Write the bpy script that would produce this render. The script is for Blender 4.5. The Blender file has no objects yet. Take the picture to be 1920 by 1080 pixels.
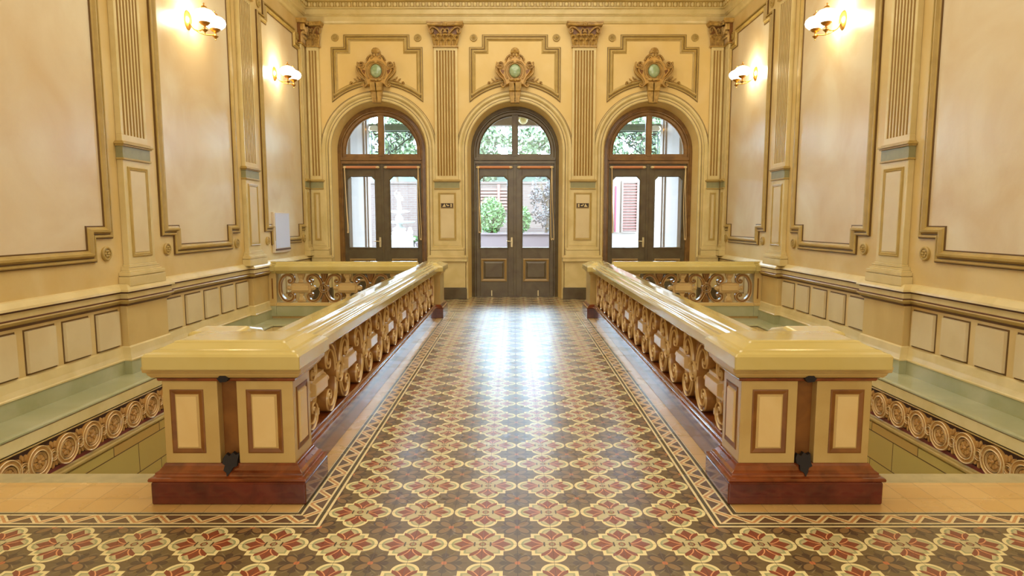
import bpy, bmesh, math, random
from mathutils import Vector, Matrix
random.seed(7)
PI = math.pi
sc = bpy.context.scene
COL = sc.collection

# ------------------------------------------------------------------ camera
F_PX, CAM_H, CAM_X, PITCH = 1177.0, 1.843, -0.019, math.radians(6.05)
cd = bpy.data.cameras.new('camera')
cd.sensor_width = 36.0
cd.lens = F_PX / 1920 * 36.0
cd.shift_x = -4.0 / 1920
cd.clip_start = 0.05
cd.clip_end = 200
cam = bpy.data.objects.new('camera', cd)
cam.location = (CAM_X, 0, CAM_H)
cam.rotation_euler = (PI / 2 - PITCH, 0, 0)
COL.objects.link(cam)
sc.camera = cam

# ------------------------------------------------------------------ world, exposure
sc.view_settings.view_transform = 'Standard'
sc.view_settings.look = 'None'
sc.view_settings.gamma = 1
sc.view_settings.use_curve_mapping = False
sc.view_settings.exposure = 0.26
w = bpy.data.worlds.new('sky')
sc.world = w
w.use_nodes = True
bg = w.node_tree.nodes['Background']
bg.inputs[0].default_value = (0.50, 0.76, 1.0, 1)
bg.inputs[1].default_value = 25.0


def light(name, kind, loc, rot, power, col, size=None, size_y=None, spread=None):
    l = bpy.data.lights.new(name, kind)
    l.energy = power
    l.color = col
    if kind == 'AREA':
        l.shape = 'RECTANGLE'
        l.size = size
        l.size_y = size_y
        if spread:
            l.spread = spread
    elif kind == 'POINT':
        l.shadow_soft_size = size
    elif kind == 'SUN':
        l.angle = size
    o = bpy.data.objects.new(name, l)
    o.location = loc
    o.rotation_euler = rot
    COL.objects.link(o)
    return o


WARM = (1.0, 0.95, 0.79)
# added area fills without a seen source: under the ceiling and behind the camera
light('added_ceiling_fill', 'AREA', (0, 8.2, 7.5), (0, 0, 0), 430, WARM, 5.5, 11)
light('added_rear_fill', 'AREA', (0, -3.6, 4.0), (PI / 2, 0, 0), 300, (1.0, 0.95, 0.81), 8, 5)
light('courtyard_sun', 'SUN', (0, 20, 20), (math.radians(38), math.radians(12), 0), 1.2, (1, 0.96, 0.9), 0.05)


# ------------------------------------------------------------------ materials
def lin(c):
    c = c / 255.0
    return c / 12.92 if c <= 0.04045 else ((c + 0.055) / 1.055) ** 2.4


def rgb(r, g, b):
    return (lin(r), lin(g), lin(b), 1)


def mat(name, col, rough=0.5, metal=0.0, spec=0.5, coat=0.0, noise=None, bump=None, emit=None):
    """noise=(colour2, scale, amount[, detail]); bump=(scale, strength)"""
    m = bpy.data.materials.new(name)
    m.use_nodes = True
    nt = m.node_tree
    b = nt.nodes['Principled BSDF']
    b.inputs['Base Color'].default_value = col
    b.inputs['Roughness'].default_value = rough
    b.inputs['Metallic'].default_value = metal
    b.inputs['Specular IOR Level'].default_value = spec
    b.inputs['Coat Weight'].default_value = coat
    b.inputs['Coat Roughness'].default_value = 0.12
    geo = nt.nodes.new('ShaderNodeNewGeometry')
    if noise:
        n = nt.nodes.new('ShaderNodeTexNoise')
        n.inputs['Scale'].default_value = noise[1]
        n.inputs['Detail'].default_value = noise[3] if len(noise) > 3 else 6
        n.inputs['Distortion'].default_value = 0.6
        nt.links.new(geo.outputs['Position'], n.inputs['Vector'])
        r = nt.nodes.new('ShaderNodeValToRGB')
        r.color_ramp.elements[0].position = 0.36
        r.color_ramp.elements[1].position = 0.66
        c2 = noise[0]
        a = noise[2]
        r.color_ramp.elements[0].color = col
        r.color_ramp.elements[1].color = tuple(col[i] * (1 - a) + c2[i] * a for i in range(3)) + (1,)
        nt.links.new(n.outputs['Fac'], r.inputs['Fac'])
        nt.links.new(r.outputs['Color'], b.inputs['Base Color'])
    if bump:
        n2 = nt.nodes.new('ShaderNodeTexNoise')
        n2.inputs['Scale'].default_value = bump[0]
        n2.inputs['Detail'].default_value = 5
        nt.links.new(geo.outputs['Position'], n2.inputs['Vector'])
        bp = nt.nodes.new('ShaderNodeBump')
        bp.inputs['Strength'].default_value = bump[1]
        bp.inputs['Distance'].default_value = 0.01
        nt.links.new(n2.outputs['Fac'], bp.inputs['Height'])
        nt.links.new(bp.outputs['Normal'], b.inputs['Normal'])
    if emit:
        b.inputs['Emission Color'].default_value = emit[0]
        b.inputs['Emission Strength'].default_value = emit[1]
    return m


M = {}
M['wall'] = mat('ochre_wall_paint', rgb(222, 192, 122), 0.5, noise=(rgb(230, 204, 144), 1.3, 0.6), bump=(30, 0.08))
M['field'] = mat('beige_wall_field', rgb(226, 212, 182), 0.3, noise=(rgb(208, 180, 134), 0.9, 0.8, 10), bump=(14, 0.16))
M['side'] = mat('side_wall_paint', rgb(222, 198, 142), 0.42, noise=(rgb(206, 174, 104), 1.0, 0.85, 8), bump=(25, 0.08))
M['mould'] = mat('gold_moulding_paint', rgb(176, 148, 80), 0.38, noise=(rgb(196, 168, 100), 5, 0.6))
M['cream'] = mat('cream_moulding_paint', rgb(220, 200, 144), 0.35, noise=(rgb(202, 180, 118), 3, 0.7))
M['dado'] = mat('dado_paint', rgb(212, 184, 120), 0.36, noise=(rgb(196, 164, 100), 1.6, 0.7))
M['dpanel'] = mat('dado_panel_paint', rgb(220, 202, 158), 0.36, noise=(rgb(210, 188, 140), 2, 0.7))
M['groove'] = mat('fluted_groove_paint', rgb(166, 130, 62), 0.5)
M['green'] = mat('sage_green_paint', rgb(160, 160, 116), 0.28, noise=(rgb(186, 184, 148), 1.8, 0.8))
M['band'] = mat('grey_green_band_paint', rgb(150, 146, 104), 0.4, noise=(rgb(136, 134, 96), 12, 0.6))
M['gilt'] = mat('bronze_gilt_plaster', rgb(192, 156, 84), 0.36, noise=(rgb(136, 100, 46), 10, 0.75))
M['giltlight'] = mat('pale_gilt_edge', rgb(228, 192, 124), 0.34)
M['frieze'] = mat('frieze_relief_paint', rgb(190, 144, 78), 0.34, noise=(rgb(164, 116, 56), 14, 0.6))
M['friezebg'] = mat('frieze_ground_paint', rgb(58, 34, 28), 0.55)
M['maroon'] = mat('maroon_line_paint', rgb(120, 50, 48), 0.4)
M['darkline'] = mat('dark_brown_line', rgb(92, 52, 26), 0.5)  # even dark brown for the thin lines on rail and ledge mouldings
M['cap'] = mat('glossy_rail_paint', rgb(198, 178, 106), 0.15, coat=0.6, noise=(rgb(208, 192, 130), 2, 0.6))
M['pier'] = mat('pedestal_paint', rgb(196, 168, 106), 0.28, coat=0.2, noise=(rgb(180, 148, 84), 3, 0.7))
M['pierpanel'] = mat('pedestal_panel_paint', rgb(224, 196, 136), 0.3, coat=0.2, noise=(rgb(216, 184, 120), 4, 0.6))
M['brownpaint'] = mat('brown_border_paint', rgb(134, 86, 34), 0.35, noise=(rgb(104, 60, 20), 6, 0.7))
M['carve'] = mat('carved_screen_paint', rgb(164, 118, 60), 0.32, coat=0.25, noise=(rgb(136, 90, 42), 12, 0.6))
M['carvelight'] = mat('carved_block_paint', rgb(216, 184, 126), 0.26, coat=0.3)
M['marble'] = mat('red_brown_marble', rgb(100, 38, 26), 0.13, coat=0.4, noise=(rgb(62, 20, 16), 5, 0.8, 8))
M['marblemould'] = mat('brown_marble_moulding', rgb(134, 66, 30), 0.1, coat=0.8, noise=(rgb(84, 38, 18), 7, 0.8))
M['soot'] = mat('black_broken_mark', rgb(24, 16, 14), 0.7)
M['line'] = mat('umber_outline', rgb(104, 74, 32), 0.45)  # thin dark lines along the mouldings and round the wainscot panels
M['stone'] = mat('grey_curb_stone', rgb(186, 172, 128), 0.45, noise=(rgb(168, 156, 116), 9, 0.8))
M['block'] = mat('olive_block_base', rgb(176, 156, 84), 0.35)
M['ceil'] = mat('ceiling_paint', rgb(216, 190, 138), 0.6)
M['wood'] = mat('dark_oak_door', rgb(98, 86, 60), 0.33, coat=0.2, noise=(rgb(76, 58, 38), 4, 0.7))
M['woodwarm'] = mat('warm_oak_frame', rgb(134, 98, 50), 0.33, coat=0.2, noise=(rgb(100, 68, 32), 5, 0.7))
M['woodline'] = mat('light_worn_wood_edge', rgb(160, 132, 82), 0.4)
M['whitemetal'] = mat('pale_brass', rgb(214, 200, 160), 0.3, metal=0.4)
M['brass'] = mat('antique_brass', rgb(190, 140, 66), 0.28, metal=0.8)
M['blind'] = mat('pink_blind_fabric', rgb(206, 138, 96), 0.7)
M['cord'] = mat('cream_cord', rgb(226, 200, 150), 0.6)
M['opal'] = mat('lit_opal_glass', rgb(255, 246, 220), 0.3, emit=((1.0, 0.9, 0.66, 1), 5.0))
M['paper'] = mat('white_notice_paper', rgb(206, 210, 230), 0.5)
M['papershade'] = mat('pale_board', rgb(222, 204, 176), 0.5)
M['plaque'] = mat('dark_plaque_enamel', rgb(50, 30, 14), 0.4)
M['shieldgold'] = mat('gold_shield_paint', rgb(206, 164, 88), 0.36)
M['jewel'] = mat('sage_glass_boss', rgb(140, 164, 122), 0.15, coat=0.8, noise=(rgb(176, 190, 150), 12, 0.7))
M['pinkwall'] = mat('porch_pink_plaster', rgb(140, 120, 107), 0.7)
M['courtwhite'] = mat('white_marble_fountain', rgb(169, 163, 155), 0.5)
M['iron'] = mat('dark_wrought_iron', rgb(60, 70, 66), 0.5)
M['beam'] = mat('grey_green_beam', rgb(120, 134, 120), 0.6)
M['shutter'] = mat('pale_red_shutter_paint', rgb(121, 69, 57), 0.6)
M['redframe'] = mat('crimson_window_frame', rgb(180, 50, 70), 0.5)
M['planter'] = mat('pink_planter_plaster', rgb(100, 80, 77), 0.7)
M['paving'] = mat('courtyard_paving', rgb(109, 101, 94), 0.7)
M['leafA'] = mat('bright_green_leaf', rgb(73, 107, 52), 0.5, noise=(rgb(102, 130, 67), 8, 0.8))
M['leafB'] = mat('grey_green_leaf', rgb(76, 87, 57), 0.5, noise=(rgb(111, 122, 82), 8, 0.8))
M['leafC'] = mat('mauve_climber_leaf', rgb(85, 67, 71), 0.5, noise=(rgb(61, 65, 51), 10, 0.8))
M['bark'] = mat('brown_bark', rgb(90, 70, 50), 0.8)

# glass pane
g = bpy.data.materials.new('window_glass')
g.use_nodes = True
nt = g.node_tree
for n in list(nt.nodes):
    nt.nodes.remove(n)
o_ = nt.nodes.new('ShaderNodeOutputMaterial')
mx = nt.nodes.new('ShaderNodeMixShader')
fr = nt.nodes.new('ShaderNodeFresnel')
tr = nt.nodes.new('ShaderNodeBsdfTransparent')
gl = nt.nodes.new('ShaderNodeBsdfGlossy')
gl.inputs['Roughness'].default_value = 0.02
fr.inputs['IOR'].default_value = 1.45
nt.links.new(fr.outputs[0], mx.inputs[0])
nt.links.new(tr.outputs[0], mx.inputs[1])
nt.links.new(gl.outputs[0], mx.inputs[2])
nt.links.new(mx.outputs[0], o_.inputs[0])
M['glass'] = g


# ---- node expression helper for the patterned floor
class X:
    nt = None

    def __init__(s, sock):
        s.s = sock

    @staticmethod
    def op(name, *a, clamp=False):
        n = X.nt.nodes.new('ShaderNodeMath')
        n.operation = name
        n.use_clamp = clamp
        for i, v in enumerate(a):
            if isinstance(v, X):
                X.nt.links.new(v.s, n.inputs[i])
            else:
                n.inputs[i].default_value = float(v)
        return X(n.outputs[0])

    def __add__(s, o): return X.op('ADD', s, o)
    __radd__ = __add__
    def __sub__(s, o): return X.op('SUBTRACT', s, o)
    def __rsub__(s, o): return X.op('SUBTRACT', o, s)
    def __mul__(s, o): return X.op('MULTIPLY', s, o)
    __rmul__ = __mul__
    def __truediv__(s, o): return X.op('DIVIDE', s, o)
    def __lt__(s, o): return X.op('LESS_THAN', s, o)
    def __gt__(s, o): return X.op('GREATER_THAN', s, o)
    def __and__(s, o): return X.op('MULTIPLY', s, o)
    def __or__(s, o): return X.op('MAXIMUM', s, o)


def xabs(a): return X.op('ABSOLUTE', a)
def xmin(a, b): return X.op('MINIMUM', a, b)
def xmax(a, b): return X.op('MAXIMUM', a, b)
def xsqrt(a): return X.op('SQRT', a)
def xfrac(a): return X.op('FRACT', a)
def inv(a): return 1 - a
def circ(a, b, ca, cb, r, sa=1.0, sb=1.0):
    da = (a - ca) * (1.0 / sa)
    db = (b - cb) * (1.0 / sb)
    return (da * da + db * db) < r * r


def lerp(c1, c2, f):
    n = X.nt.nodes.new('ShaderNodeMix')
    n.data_type = 'RGBA'
    X.nt.links.new(f.s, n.inputs[0])
    for i, c in ((6, c1), (7, c2)):
        if isinstance(c, tuple):
            n.inputs[i].default_value = c
        else:
            X.nt.links.new(c, n.inputs[i])
    return n.outputs[2]


def floor_material():
    m = bpy.data.materials.new('encaustic_tile_floor')
    m.use_nodes = True
    nt = m.node_tree
    X.nt = nt
    b = nt.nodes['Principled BSDF']
    geo = nt.nodes.new('ShaderNodeNewGeometry')
    sep = nt.nodes.new('ShaderNodeSeparateXYZ')
    nt.links.new(geo.outputs['Position'], sep.inputs[0])
    x, y = X(sep.outputs[0]), X(sep.outputs[1])
    Y0 = 3.63
    # cell coordinates: medallion centre at 0, 1 at the edge (20 cm)
    cx = xabs(xfrac(x / 0.4 + 100.0) - 0.5) * 2.0
    cy = xabs(xfrac((y - Y0) / 0.4 + 100.0) - 0.5) * 2.0
    a, c = xmax(cx, cy), xmin(cx, cy)
    # signed distance to the quatrefoil
    am = a - 0.6
    lobe = xsqrt(am * am + c * c) - 0.4
    d = xmin(a - 0.62, lobe)          # negative inside
    CREAM, SAGE, SAGE2 = rgb(238, 224, 164), rgb(160, 164, 118), rgb(196, 186, 138)
    RED, SALM, DK = rgb(128, 48, 24), rgb(226, 156, 108), rgb(40, 30, 22)
    col = lerp(CREAM, SAGE, d < -0.11)
    col = lerp(col, SAGE2, d < -0.17)
    # four-part fleur: petals along the axes
    w1 = (0.80 - a) * 0.62
    tip = (c < w1) & (a > 0.7)
    mid = (a > 0.25) & (c < (a - 0.20) * 1.05) & (((a + c * 1.45) < 0.84) | (((a - c * 0.45) < 0.50) & (c < 0.34)))
    st = (c < 0.05) & (a > 0.25) & (a < 0.66)
    red = xmax(xmax(tip, mid), st)
    col = lerp(col, RED, red)
    s1 = xabs(c - (0.03 + (a - 0.25) * (a - 0.25) * 1.5)) < 0.020
    col = lerp(col, SALM, s1 & (a > 0.26) & (a < 0.62))
    col = lerp(col, RED, (c < 0.014) & (a > 0.26) & (a < 0.72))
    # sage loops on the diagonals, dark bars, centre ring
    col = lerp(col, SAGE2, circ(a, c, 0.27, 0.235, 0.085))
    col = lerp(col, DK, (a > 0.205) & (a < 0.25) & (c < 0.12))
    col = lerp(col, SAGE2, (a < 0.205))
    r0 = xsqrt(a * a + c * c)
    col = lerp(col, RED, (r0 < 0.105))
    col = lerp(col, SAGE, (r0 < 0.06))
    # dark field between the medallions
    u, v = 1 - cx, 1 - cy
    p, q = xmax(u, v), xmin(u, v)
    sdg, tdg = (u + v) * 0.7071, xabs(u - v) * 0.7071
    OL, BR, TAN, PALE = rgb(98, 80, 46), rgb(56, 36, 24), rgb(132, 102, 62), rgb(128, 112, 80)
    dark = lerp(OL, BR, circ(p, q, 0.30, 0.0, 1.0, 0.20, 0.13))
    arc = xabs(q - (0.03 + (p - 0.10) * (p - 0.10) * 1.4)) < 0.022
    dark = lerp(dark, PALE, arc & (p > 0.12) & (p < 0.50))
    dark = lerp(dark, BR, (q < 0.012) & (p < 0.62))
    dark = lerp(dark, BR, circ(sdg, tdg, 0.30, 0.0, 1.0, 0.235, 0.165))
    dark = lerp(dark, TAN, circ(sdg, tdg, 0.27, 0.0, 1.0, 0.20, 0.115))
    dark = lerp(dark, rgb(200, 110, 60), (sdg * sdg + tdg * tdg) < 0.0065)
    col = lerp(col, dark, d > 0.0)
    col = lerp(col, rgb(96, 74, 44), xabs(d) < 0.014)
    # border band and plain tiles
    ax = xabs(x)
    dx, dy1, dy2 = ax - 1.2, y - Y0, 12.75 - y
    dy = xmin(dy1, dy2)
    dd = xmin(dx, dy)
    along = lerp((0, 0, 0, 1), (1, 1, 1, 1), dx < dy)
    sepc = nt.nodes.new('ShaderNodeSeparateColor')
    nt.links.new(along, sepc.inputs[0])
    isx = X(sepc.outputs[0])
    t = isx * y + (1 - isx) * x
    BROWN, ORG, BCR, OLD = rgb(96, 70, 46), rgb(206, 148, 88), rgb(238, 220, 168), rgb(74, 68, 40)
    s = (dd - 0.056) / 0.098
    tri = xabs(xfrac(t / 0.2 + 50.25) * 2.0 - 1.0)
    line = xabs(tri - s)
    brd = lerp(BROWN, ORG, line < 0.30)
    brd = lerp(brd, BCR, (line > 0.12) & (line < 0.30))
    brd = lerp(brd, BCR, (dd < 0.056) | (dd > 0.154))
    brd = lerp(brd, OLD, ((dd > 0.018) & (dd < 0.042)) | ((dd > 0.168) & (dd < 0.192)))
    plain = lerp(rgb(214, 172, 100), rgb(224, 186, 118), xfrac(X.op('FLOOR', x / 0.2) * 0.37 + X.op('FLOOR', y / 0.2) * 0.61))
    brd = lerp(brd, plain, dd > 0.2)
    col = lerp(col, brd, dd > 0.0)
    # grout
    gx = xabs(xfrac(x / 0.2 + 100.5) - 0.5)
    gy = xabs(xfrac((y - Y0) / 0.2 + 100.5) - 0.5)
    gr = (xmin(gx, gy) < 0.0065)
    col = lerp(col, rgb(60, 46, 34), gr * 0.75)
    # wear
    n = nt.nodes.new('ShaderNodeTexNoise')
    n.inputs['Scale'].default_value = 2.2
    n.inputs['Detail'].default_value = 6
    nt.links.new(geo.outputs['Position'], n.inputs['Vector'])
    col = lerp(col, rgb(150, 128, 92), X(n.outputs['Fac']) * 0.14)
    nt.links.new(col, b.inputs['Base Color'])
    rr = X(n.outputs['Fac']) * 0.16 + 0.2 + gr * 0.3
    nt.links.new(rr.s, b.inputs['Roughness'])
    b.inputs['Specular IOR Level'].default_value = 0.45
    b.inputs['Coat Weight'].default_value = 1.0
    b.inputs['Coat IOR'].default_value = 1.42
    b.inputs['Coat Roughness'].default_value = 0.39
    bp = nt.nodes.new('ShaderNodeBump')
    bp.inputs['Strength'].default_value = 0.25
    bp.inputs['Distance'].default_value = 0.004
    hh = X(n.outputs['Fac']) * 0.4 - gr
    nt.links.new(hh.s, bp.inputs['Height'])
    nt.links.new(bp.outputs['Normal'], b.inputs['Normal'])
    return m


M['floor'] = floor_material()


def brick_mat(name, c1, c2, mortar, bw, bh, msize, axis='x', off=(0, 0), rough=0.5):
    m = bpy.data.materials.new(name)
    m.use_nodes = True
    nt = m.node_tree
    b = nt.nodes['Principled BSDF']
    geo = nt.nodes.new('ShaderNodeNewGeometry')
    sep = nt.nodes.new('ShaderNodeSeparateXYZ')
    cmb = nt.nodes.new('ShaderNodeCombineXYZ')
    nt.links.new(geo.outputs['Position'], sep.inputs[0])
    X.nt = nt
    h = X(sep.outputs[0 if axis == 'x' else 1]) + off[0]
    z = X(sep.outputs[2]) + off[1]
    nt.links.new(h.s, cmb.inputs[0])
    nt.links.new(z.s, cmb.inputs[1])
    br = nt.nodes.new('ShaderNodeTexBrick')
    br.inputs['Color1'].default_value = c1
    br.inputs['Color2'].default_value = c2
    br.inputs['Mortar'].default_value = mortar
    br.inputs['Scale'].default_value = 1
    br.inputs['Mortar Size'].default_value = msize
    br.inputs['Brick Width'].default_value = bw
    br.inputs['Row Height'].default_value = bh
    nt.links.new(cmb.outputs[0], br.inputs['Vector'])
    nt.links.new(br.outputs['Color'], b.inputs['Base Color'])
    b.inputs['Roughness'].default_value = rough
    return m


M['blocks'] = brick_mat('olive_block_masonry', rgb(186, 164, 88), rgb(188, 150, 78), rgb(74, 46, 22), 0.9, 0.355, 0.006, 'y', (0, 0.765 + 0.355 * 20), 0.35)
M['brick'] = brick_mat('courtyard_brick', rgb(79, 58, 48), rgb(74, 51, 42), rgb(83, 70, 62), 0.3, 0.09, 0.012, 'x', (20, 20), 0.8)


# ------------------------------------------------------------------ mesh helpers
class MB:
    def __init__(s, T=None):
        s.v, s.f, s.T, s.mi = [], [], T or Matrix(), set()

    def add(s, vs, fs):
        k = len(s.v)
        s.v += [s.T @ Vector(p) for p in vs]
        s.f += [tuple(i + k for i in f) for f in fs]
        return s

    def box(s, x0, x1, y0, y1, z0, z1, T=None):
        vs = [(x, y, z) for x in (x0, x1) for y in (y0, y1) for z in (z0, z1)]
        if T:
            vs = [T @ Vector(p) for p in vs]
        return s.add(vs, [(0, 1, 3, 2), (4, 6, 7, 5), (0, 4, 5, 1), (2, 3, 7, 6), (0, 2, 6, 4), (1, 5, 7, 3)])

    def frustum(s, x0, x1, z0, z1, yb, yf, dx, dz):
        """raised panel against a wall: base rect at y=yb, front smaller rect at yf"""
        vs = [(x0, yb, z0), (x1, yb, z0), (x1, yb, z1), (x0, yb, z1),
              (x0 + dx, yf, z0 + dz), (x1 - dx, yf, z0 + dz), (x1 - dx, yf, z1 - dz), (x0 + dx, yf, z1 - dz)]
        return s.add(vs, [(0, 1, 2, 3), (4, 7, 6, 5), (0, 4, 5, 1), (1, 5, 6, 2), (2, 6, 7, 3), (3, 7, 4, 0)])

    def prism(s, poly, y0, y1, inset=0.0):
        """poly in (x,z), extruded along y from y0 (back) to y1 (front); inset bevels the front"""
        n = len(poly)
        fr = poly
        if inset:
            cx = sum(p[0] for p in poly) / n
            cz = sum(p[1] for p in poly) / n
            fr = offset_poly(poly, inset)
            ym = y0 + (y1 - y0) * 0.6
            vs = [(x, y0, z) for x, z in poly] + [(x, ym, z) for x, z in poly] + [(x, y1, z) for x, z in fr]
            fs = [tuple(range(n)), tuple(range(3 * n - 1, 2 * n - 1, -1))]
            for k in (0, n):
                fs += [(k + i, k + (i + 1) % n, k + n + (i + 1) % n, k + n + i) for i in range(n)]
            return s.add(vs, fs)
        vs = [(x, y0, z) for x, z in poly] + [(x, y1, z) for x, z in fr]
        fs = [tuple(range(n)), tuple(range(2 * n - 1, n - 1, -1))]
        fs += [(i, (i + 1) % n, n + (i + 1) % n, n + i) for i in range(n)]
        return s.add(vs, fs)

    def lathe(s, prof, c=(0, 0, 0), n=24, axis='z', sx=1.0, sy=1.0):
        vs, fs = [], []
        for r, h in prof:
            for i in range(n):
                t = 2 * PI * i / n
                p = (r * math.cos(t) * sx, r * math.sin(t) * sy, h)
                if axis == 'y':
                    p = (p[0], -p[2], p[1])
                vs.append((p[0] + c[0], p[1] + c[1], p[2] + c[2]))
        for k in range(len(prof) - 1):
            for i in range(n):
                j = (i + 1) % n
                fs.append((k * n + i, k * n + j, (k + 1) * n + j, (k + 1) * n + i))
        fs.append(tuple(range(n))[::-1])
        fs.append(tuple(range((len(prof) - 1) * n, len(prof) * n)))
        return s.add(vs, fs)

    def sphere(s, c, r, n=14, sx=1, sy=1, sz=1):
        prof = []
        m = max(6, n // 2)
        for k in range(m + 1):
            t = -PI / 2 + PI * k / m
            prof.append((max(1e-4, r * math.cos(t)), r * math.sin(t) * sz))
        return s.lathe(prof, c, n, 'z', sx, sy)

    def tube(s, pts, r, n=8, closed=False):
        pts = [Vector(p) for p in pts]
        m = len(pts)
        rr = r if isinstance(r, (list, tuple)) else [r] * m
        vs, fs = [], []
        up = Vector((0, 0, 1))
        prev = None
        for i, p in enumerate(pts):
            a = pts[(i - 1) % m] if (closed or i > 0) else p
            b = pts[(i + 1) % m] if (closed or i < m - 1) else p
            t = (b - a).normalized()
            if prev is None:
                q = t.cross(up)
                if q.length < 1e-3:
                    q = t.cross(Vector((1, 0, 0)))
                q.normalize()
            else:
                q = (prev - t * prev.dot(t)).normalized()
            prev = q
            w_ = t.cross(q)
            for k in range(n):
                an = 2 * PI * k / n
                vs.append(p + (q * math.cos(an) + w_ * math.sin(an)) * rr[i])
        L = m if closed else m - 1
        for i in range(L):
            j = (i + 1) % m
            for k in range(n):
                l = (k + 1) % n
                fs.append((i * n + k, i * n + l, j * n + l, j * n + k))
        if not closed:
            fs.append(tuple(range(n))[::-1])
            fs.append(tuple(range((m - 1) * n, m * n)))
        return s.add(vs, fs)

    def sweep(s, path, prof, closed=False, mode='xz', caps=True):
        """prof: list of (offset, height). offset goes to the LEFT normal of the path.
        mode 'xz': path in (x,z) on a wall, height -> -y.  mode 'xy': path in plan, height -> z."""
        ns = mitre(path, closed)
        n, k = len(path), len(prof)
        vs, fs = [], []
        for p, q in zip(path, ns):
            for (o, h) in prof:
                a, b = p[0] + q[0] * o, p[1] + q[1] * o
                vs.append((a, -h, b) if mode == 'xz' else (a, b, h))
        L = n if closed else n - 1
        for i in range(L):
            j = (i + 1) % n
            for t in range(k - 1):
                fs.append((i * k + t, i * k + t + 1, j * k + t + 1, j * k + t))
        return s.add(vs, fs)

    def ribbon(s, path, w, y0, y1, rim=0.22, closed=False):
        """carved scroll band: path in (x,z), width w (number or list), from y0 (back) to y1 (front)"""
        n = len(path)
        ww = w if isinstance(w, (list, tuple)) else [w] * n
        ns = mitre(path, closed, unit=True)
        dy = (y1 - y0)
        sec = [(-1, 0), (-1, 0.86), (-0.8, 1), (-0.55, 0.9), (-0.4, 0.72), (0.4, 0.72), (0.55, 0.9), (0.8, 1), (1, 0.86), (1, 0)]
        k = len(sec)
        vs, fs = [], []
        for (p, q, wi) in zip(path, ns, ww):
            for (o, h) in sec:
                vs.append((p[0] + q[0] * o * wi / 2, y0 + dy * h, p[1] + q[1] * o * wi / 2))
        L = n if closed else n - 1
        for i in range(L):
            j = (i + 1) % n
            for t in range(k):
                u = (t + 1) % k
                if t in (1, 2, 6, 7):
                    s.mi.add(len(s.f) + len(fs))
                fs.append((i * k + t, i * k + u, j * k + u, j * k + t))
        if not closed:
            fs.append(tuple(range(k)))
            fs.append(tuple(range((n - 1) * k, n * k))[::-1])
        return s.add(vs, fs)

    def build(s, name, m, parent=None, smooth=False, bevel=0.0, seg=2, recalc=True, rim=None):
        me = bpy.data.meshes.new(name)
        me.from_pydata([tuple(v) for v in s.v], [], s.f)
        me.materials.append(M[m] if isinstance(m, str) else m)
        if rim:
            me.materials.append(M[rim])
            for i in s.mi:
                me.polygons[i].material_index = 1
        if recalc:
            bm = bmesh.new()
            bm.from_mesh(me)
            bmesh.ops.recalc_face_normals(bm, faces=bm.faces)
            bm.to_mesh(me)
            bm.free()
        if smooth:
            for p in me.polygons:
                p.use_smooth = True
            try:
                me.set_sharp_from_angle(angle=math.radians(38))
            except Exception:
                pass
        o = bpy.data.objects.new(name, me)
        COL.objects.link(o)
        if parent:
            o.parent = parent
        if bevel:
            b = o.modifiers.new('bevel', 'BEVEL')
            b.width = bevel
            b.segments = seg
            b.limit_method = 'ANGLE'
            b.angle_limit = math.radians(40)
            b.harden_normals = False
        return o


def offset_poly(poly, d):
    n = len(poly)
    area = sum(poly[i][0] * poly[(i + 1) % n][1] - poly[(i + 1) % n][0] * poly[i][1] for i in range(n))
    sgn = 1 if area > 0 else -1
    ns = mitre(poly, True)
    return [(p[0] + q[0] * d * sgn, p[1] + q[1] * d * sgn) for p, q in zip(poly, ns)]


def mitre(path, closed, unit=False):
    n = len(path)
    out = []
    for i in range(n):
        p = path[i]
        a = path[(i - 1) % n] if (closed or i > 0) else None
        b = path[(i + 1) % n] if (closed or i < n - 1) else None
        def nrm(u, v):
            dx, dy = v[0] - u[0], v[1] - u[1]
            l = math.hypot(dx, dy) or 1e-9
            return (-dy / l, dx / l)
        if a is None:
            q = nrm(p, b)
        elif b is None:
            q = nrm(a, p)
        else:
            n1, n2 = nrm(a, p), nrm(p, b)
            mx_, my_ = n1[0] + n2[0], n1[1] + n2[1]
            l2 = mx_ * mx_ + my_ * my_
            if l2 < 1e-6:
                q = n1
            elif unit:
                l = math.sqrt(l2)
                q = (mx_ / l, my_ / l)
            else:
                q = (2 * mx_ / l2, 2 * my_ / l2)
        out.append(q)
    return out


def smooth_path(pts, sub=5):
    out = []
    n = len(pts)
    for i in range(n - 1):
        p0 = pts[max(0, i - 1)]
        p1, p2 = pts[i], pts[i + 1]
        p3 = pts[min(n - 1, i + 2)]
        for k in range(sub):
            t = k / sub
            out.append(tuple(0.5 * ((2 * p1[j]) + (-p0[j] + p2[j]) * t + (2 * p0[j] - 5 * p1[j] + 4 * p2[j] - p3[j]) * t * t
                                    + (-p0[j] + 3 * p1[j] - 3 * p2[j] + p3[j]) * t ** 3) for j in range(len(p1))))
    out.append(tuple(pts[-1]))
    return out


def arc(cx, cz, r, a0, a1, n):
    return [(cx + r * math.cos(math.radians(a0 + (a1 - a0) * i / n)), cz + r * math.sin(math.radians(a0 + (a1 - a0) * i / n))) for i in range(n + 1)]


def spiral(cx, cz, r0, r1, a0, turns, n=22):
    """from radius r0 (inside) to r1"""
    return [(cx + (r0 + (r1 - r0) * i / n) * math.cos(a0 + turns * 2 * PI * i / n),
             cz + (r0 + (r1 - r0) * i / n) * math.sin(a0 + turns * 2 * PI * i / n)) for i in range(n + 1)]


def empty(name, loc=(0, 0, 0), rz=0.0):
    o = bpy.data.objects.new(name, None)
    o.empty_display_size = 0.2
    o.location = loc
    o.rotation_euler = (0, 0, rz)
    COL.objects.link(o)
    return o


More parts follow.
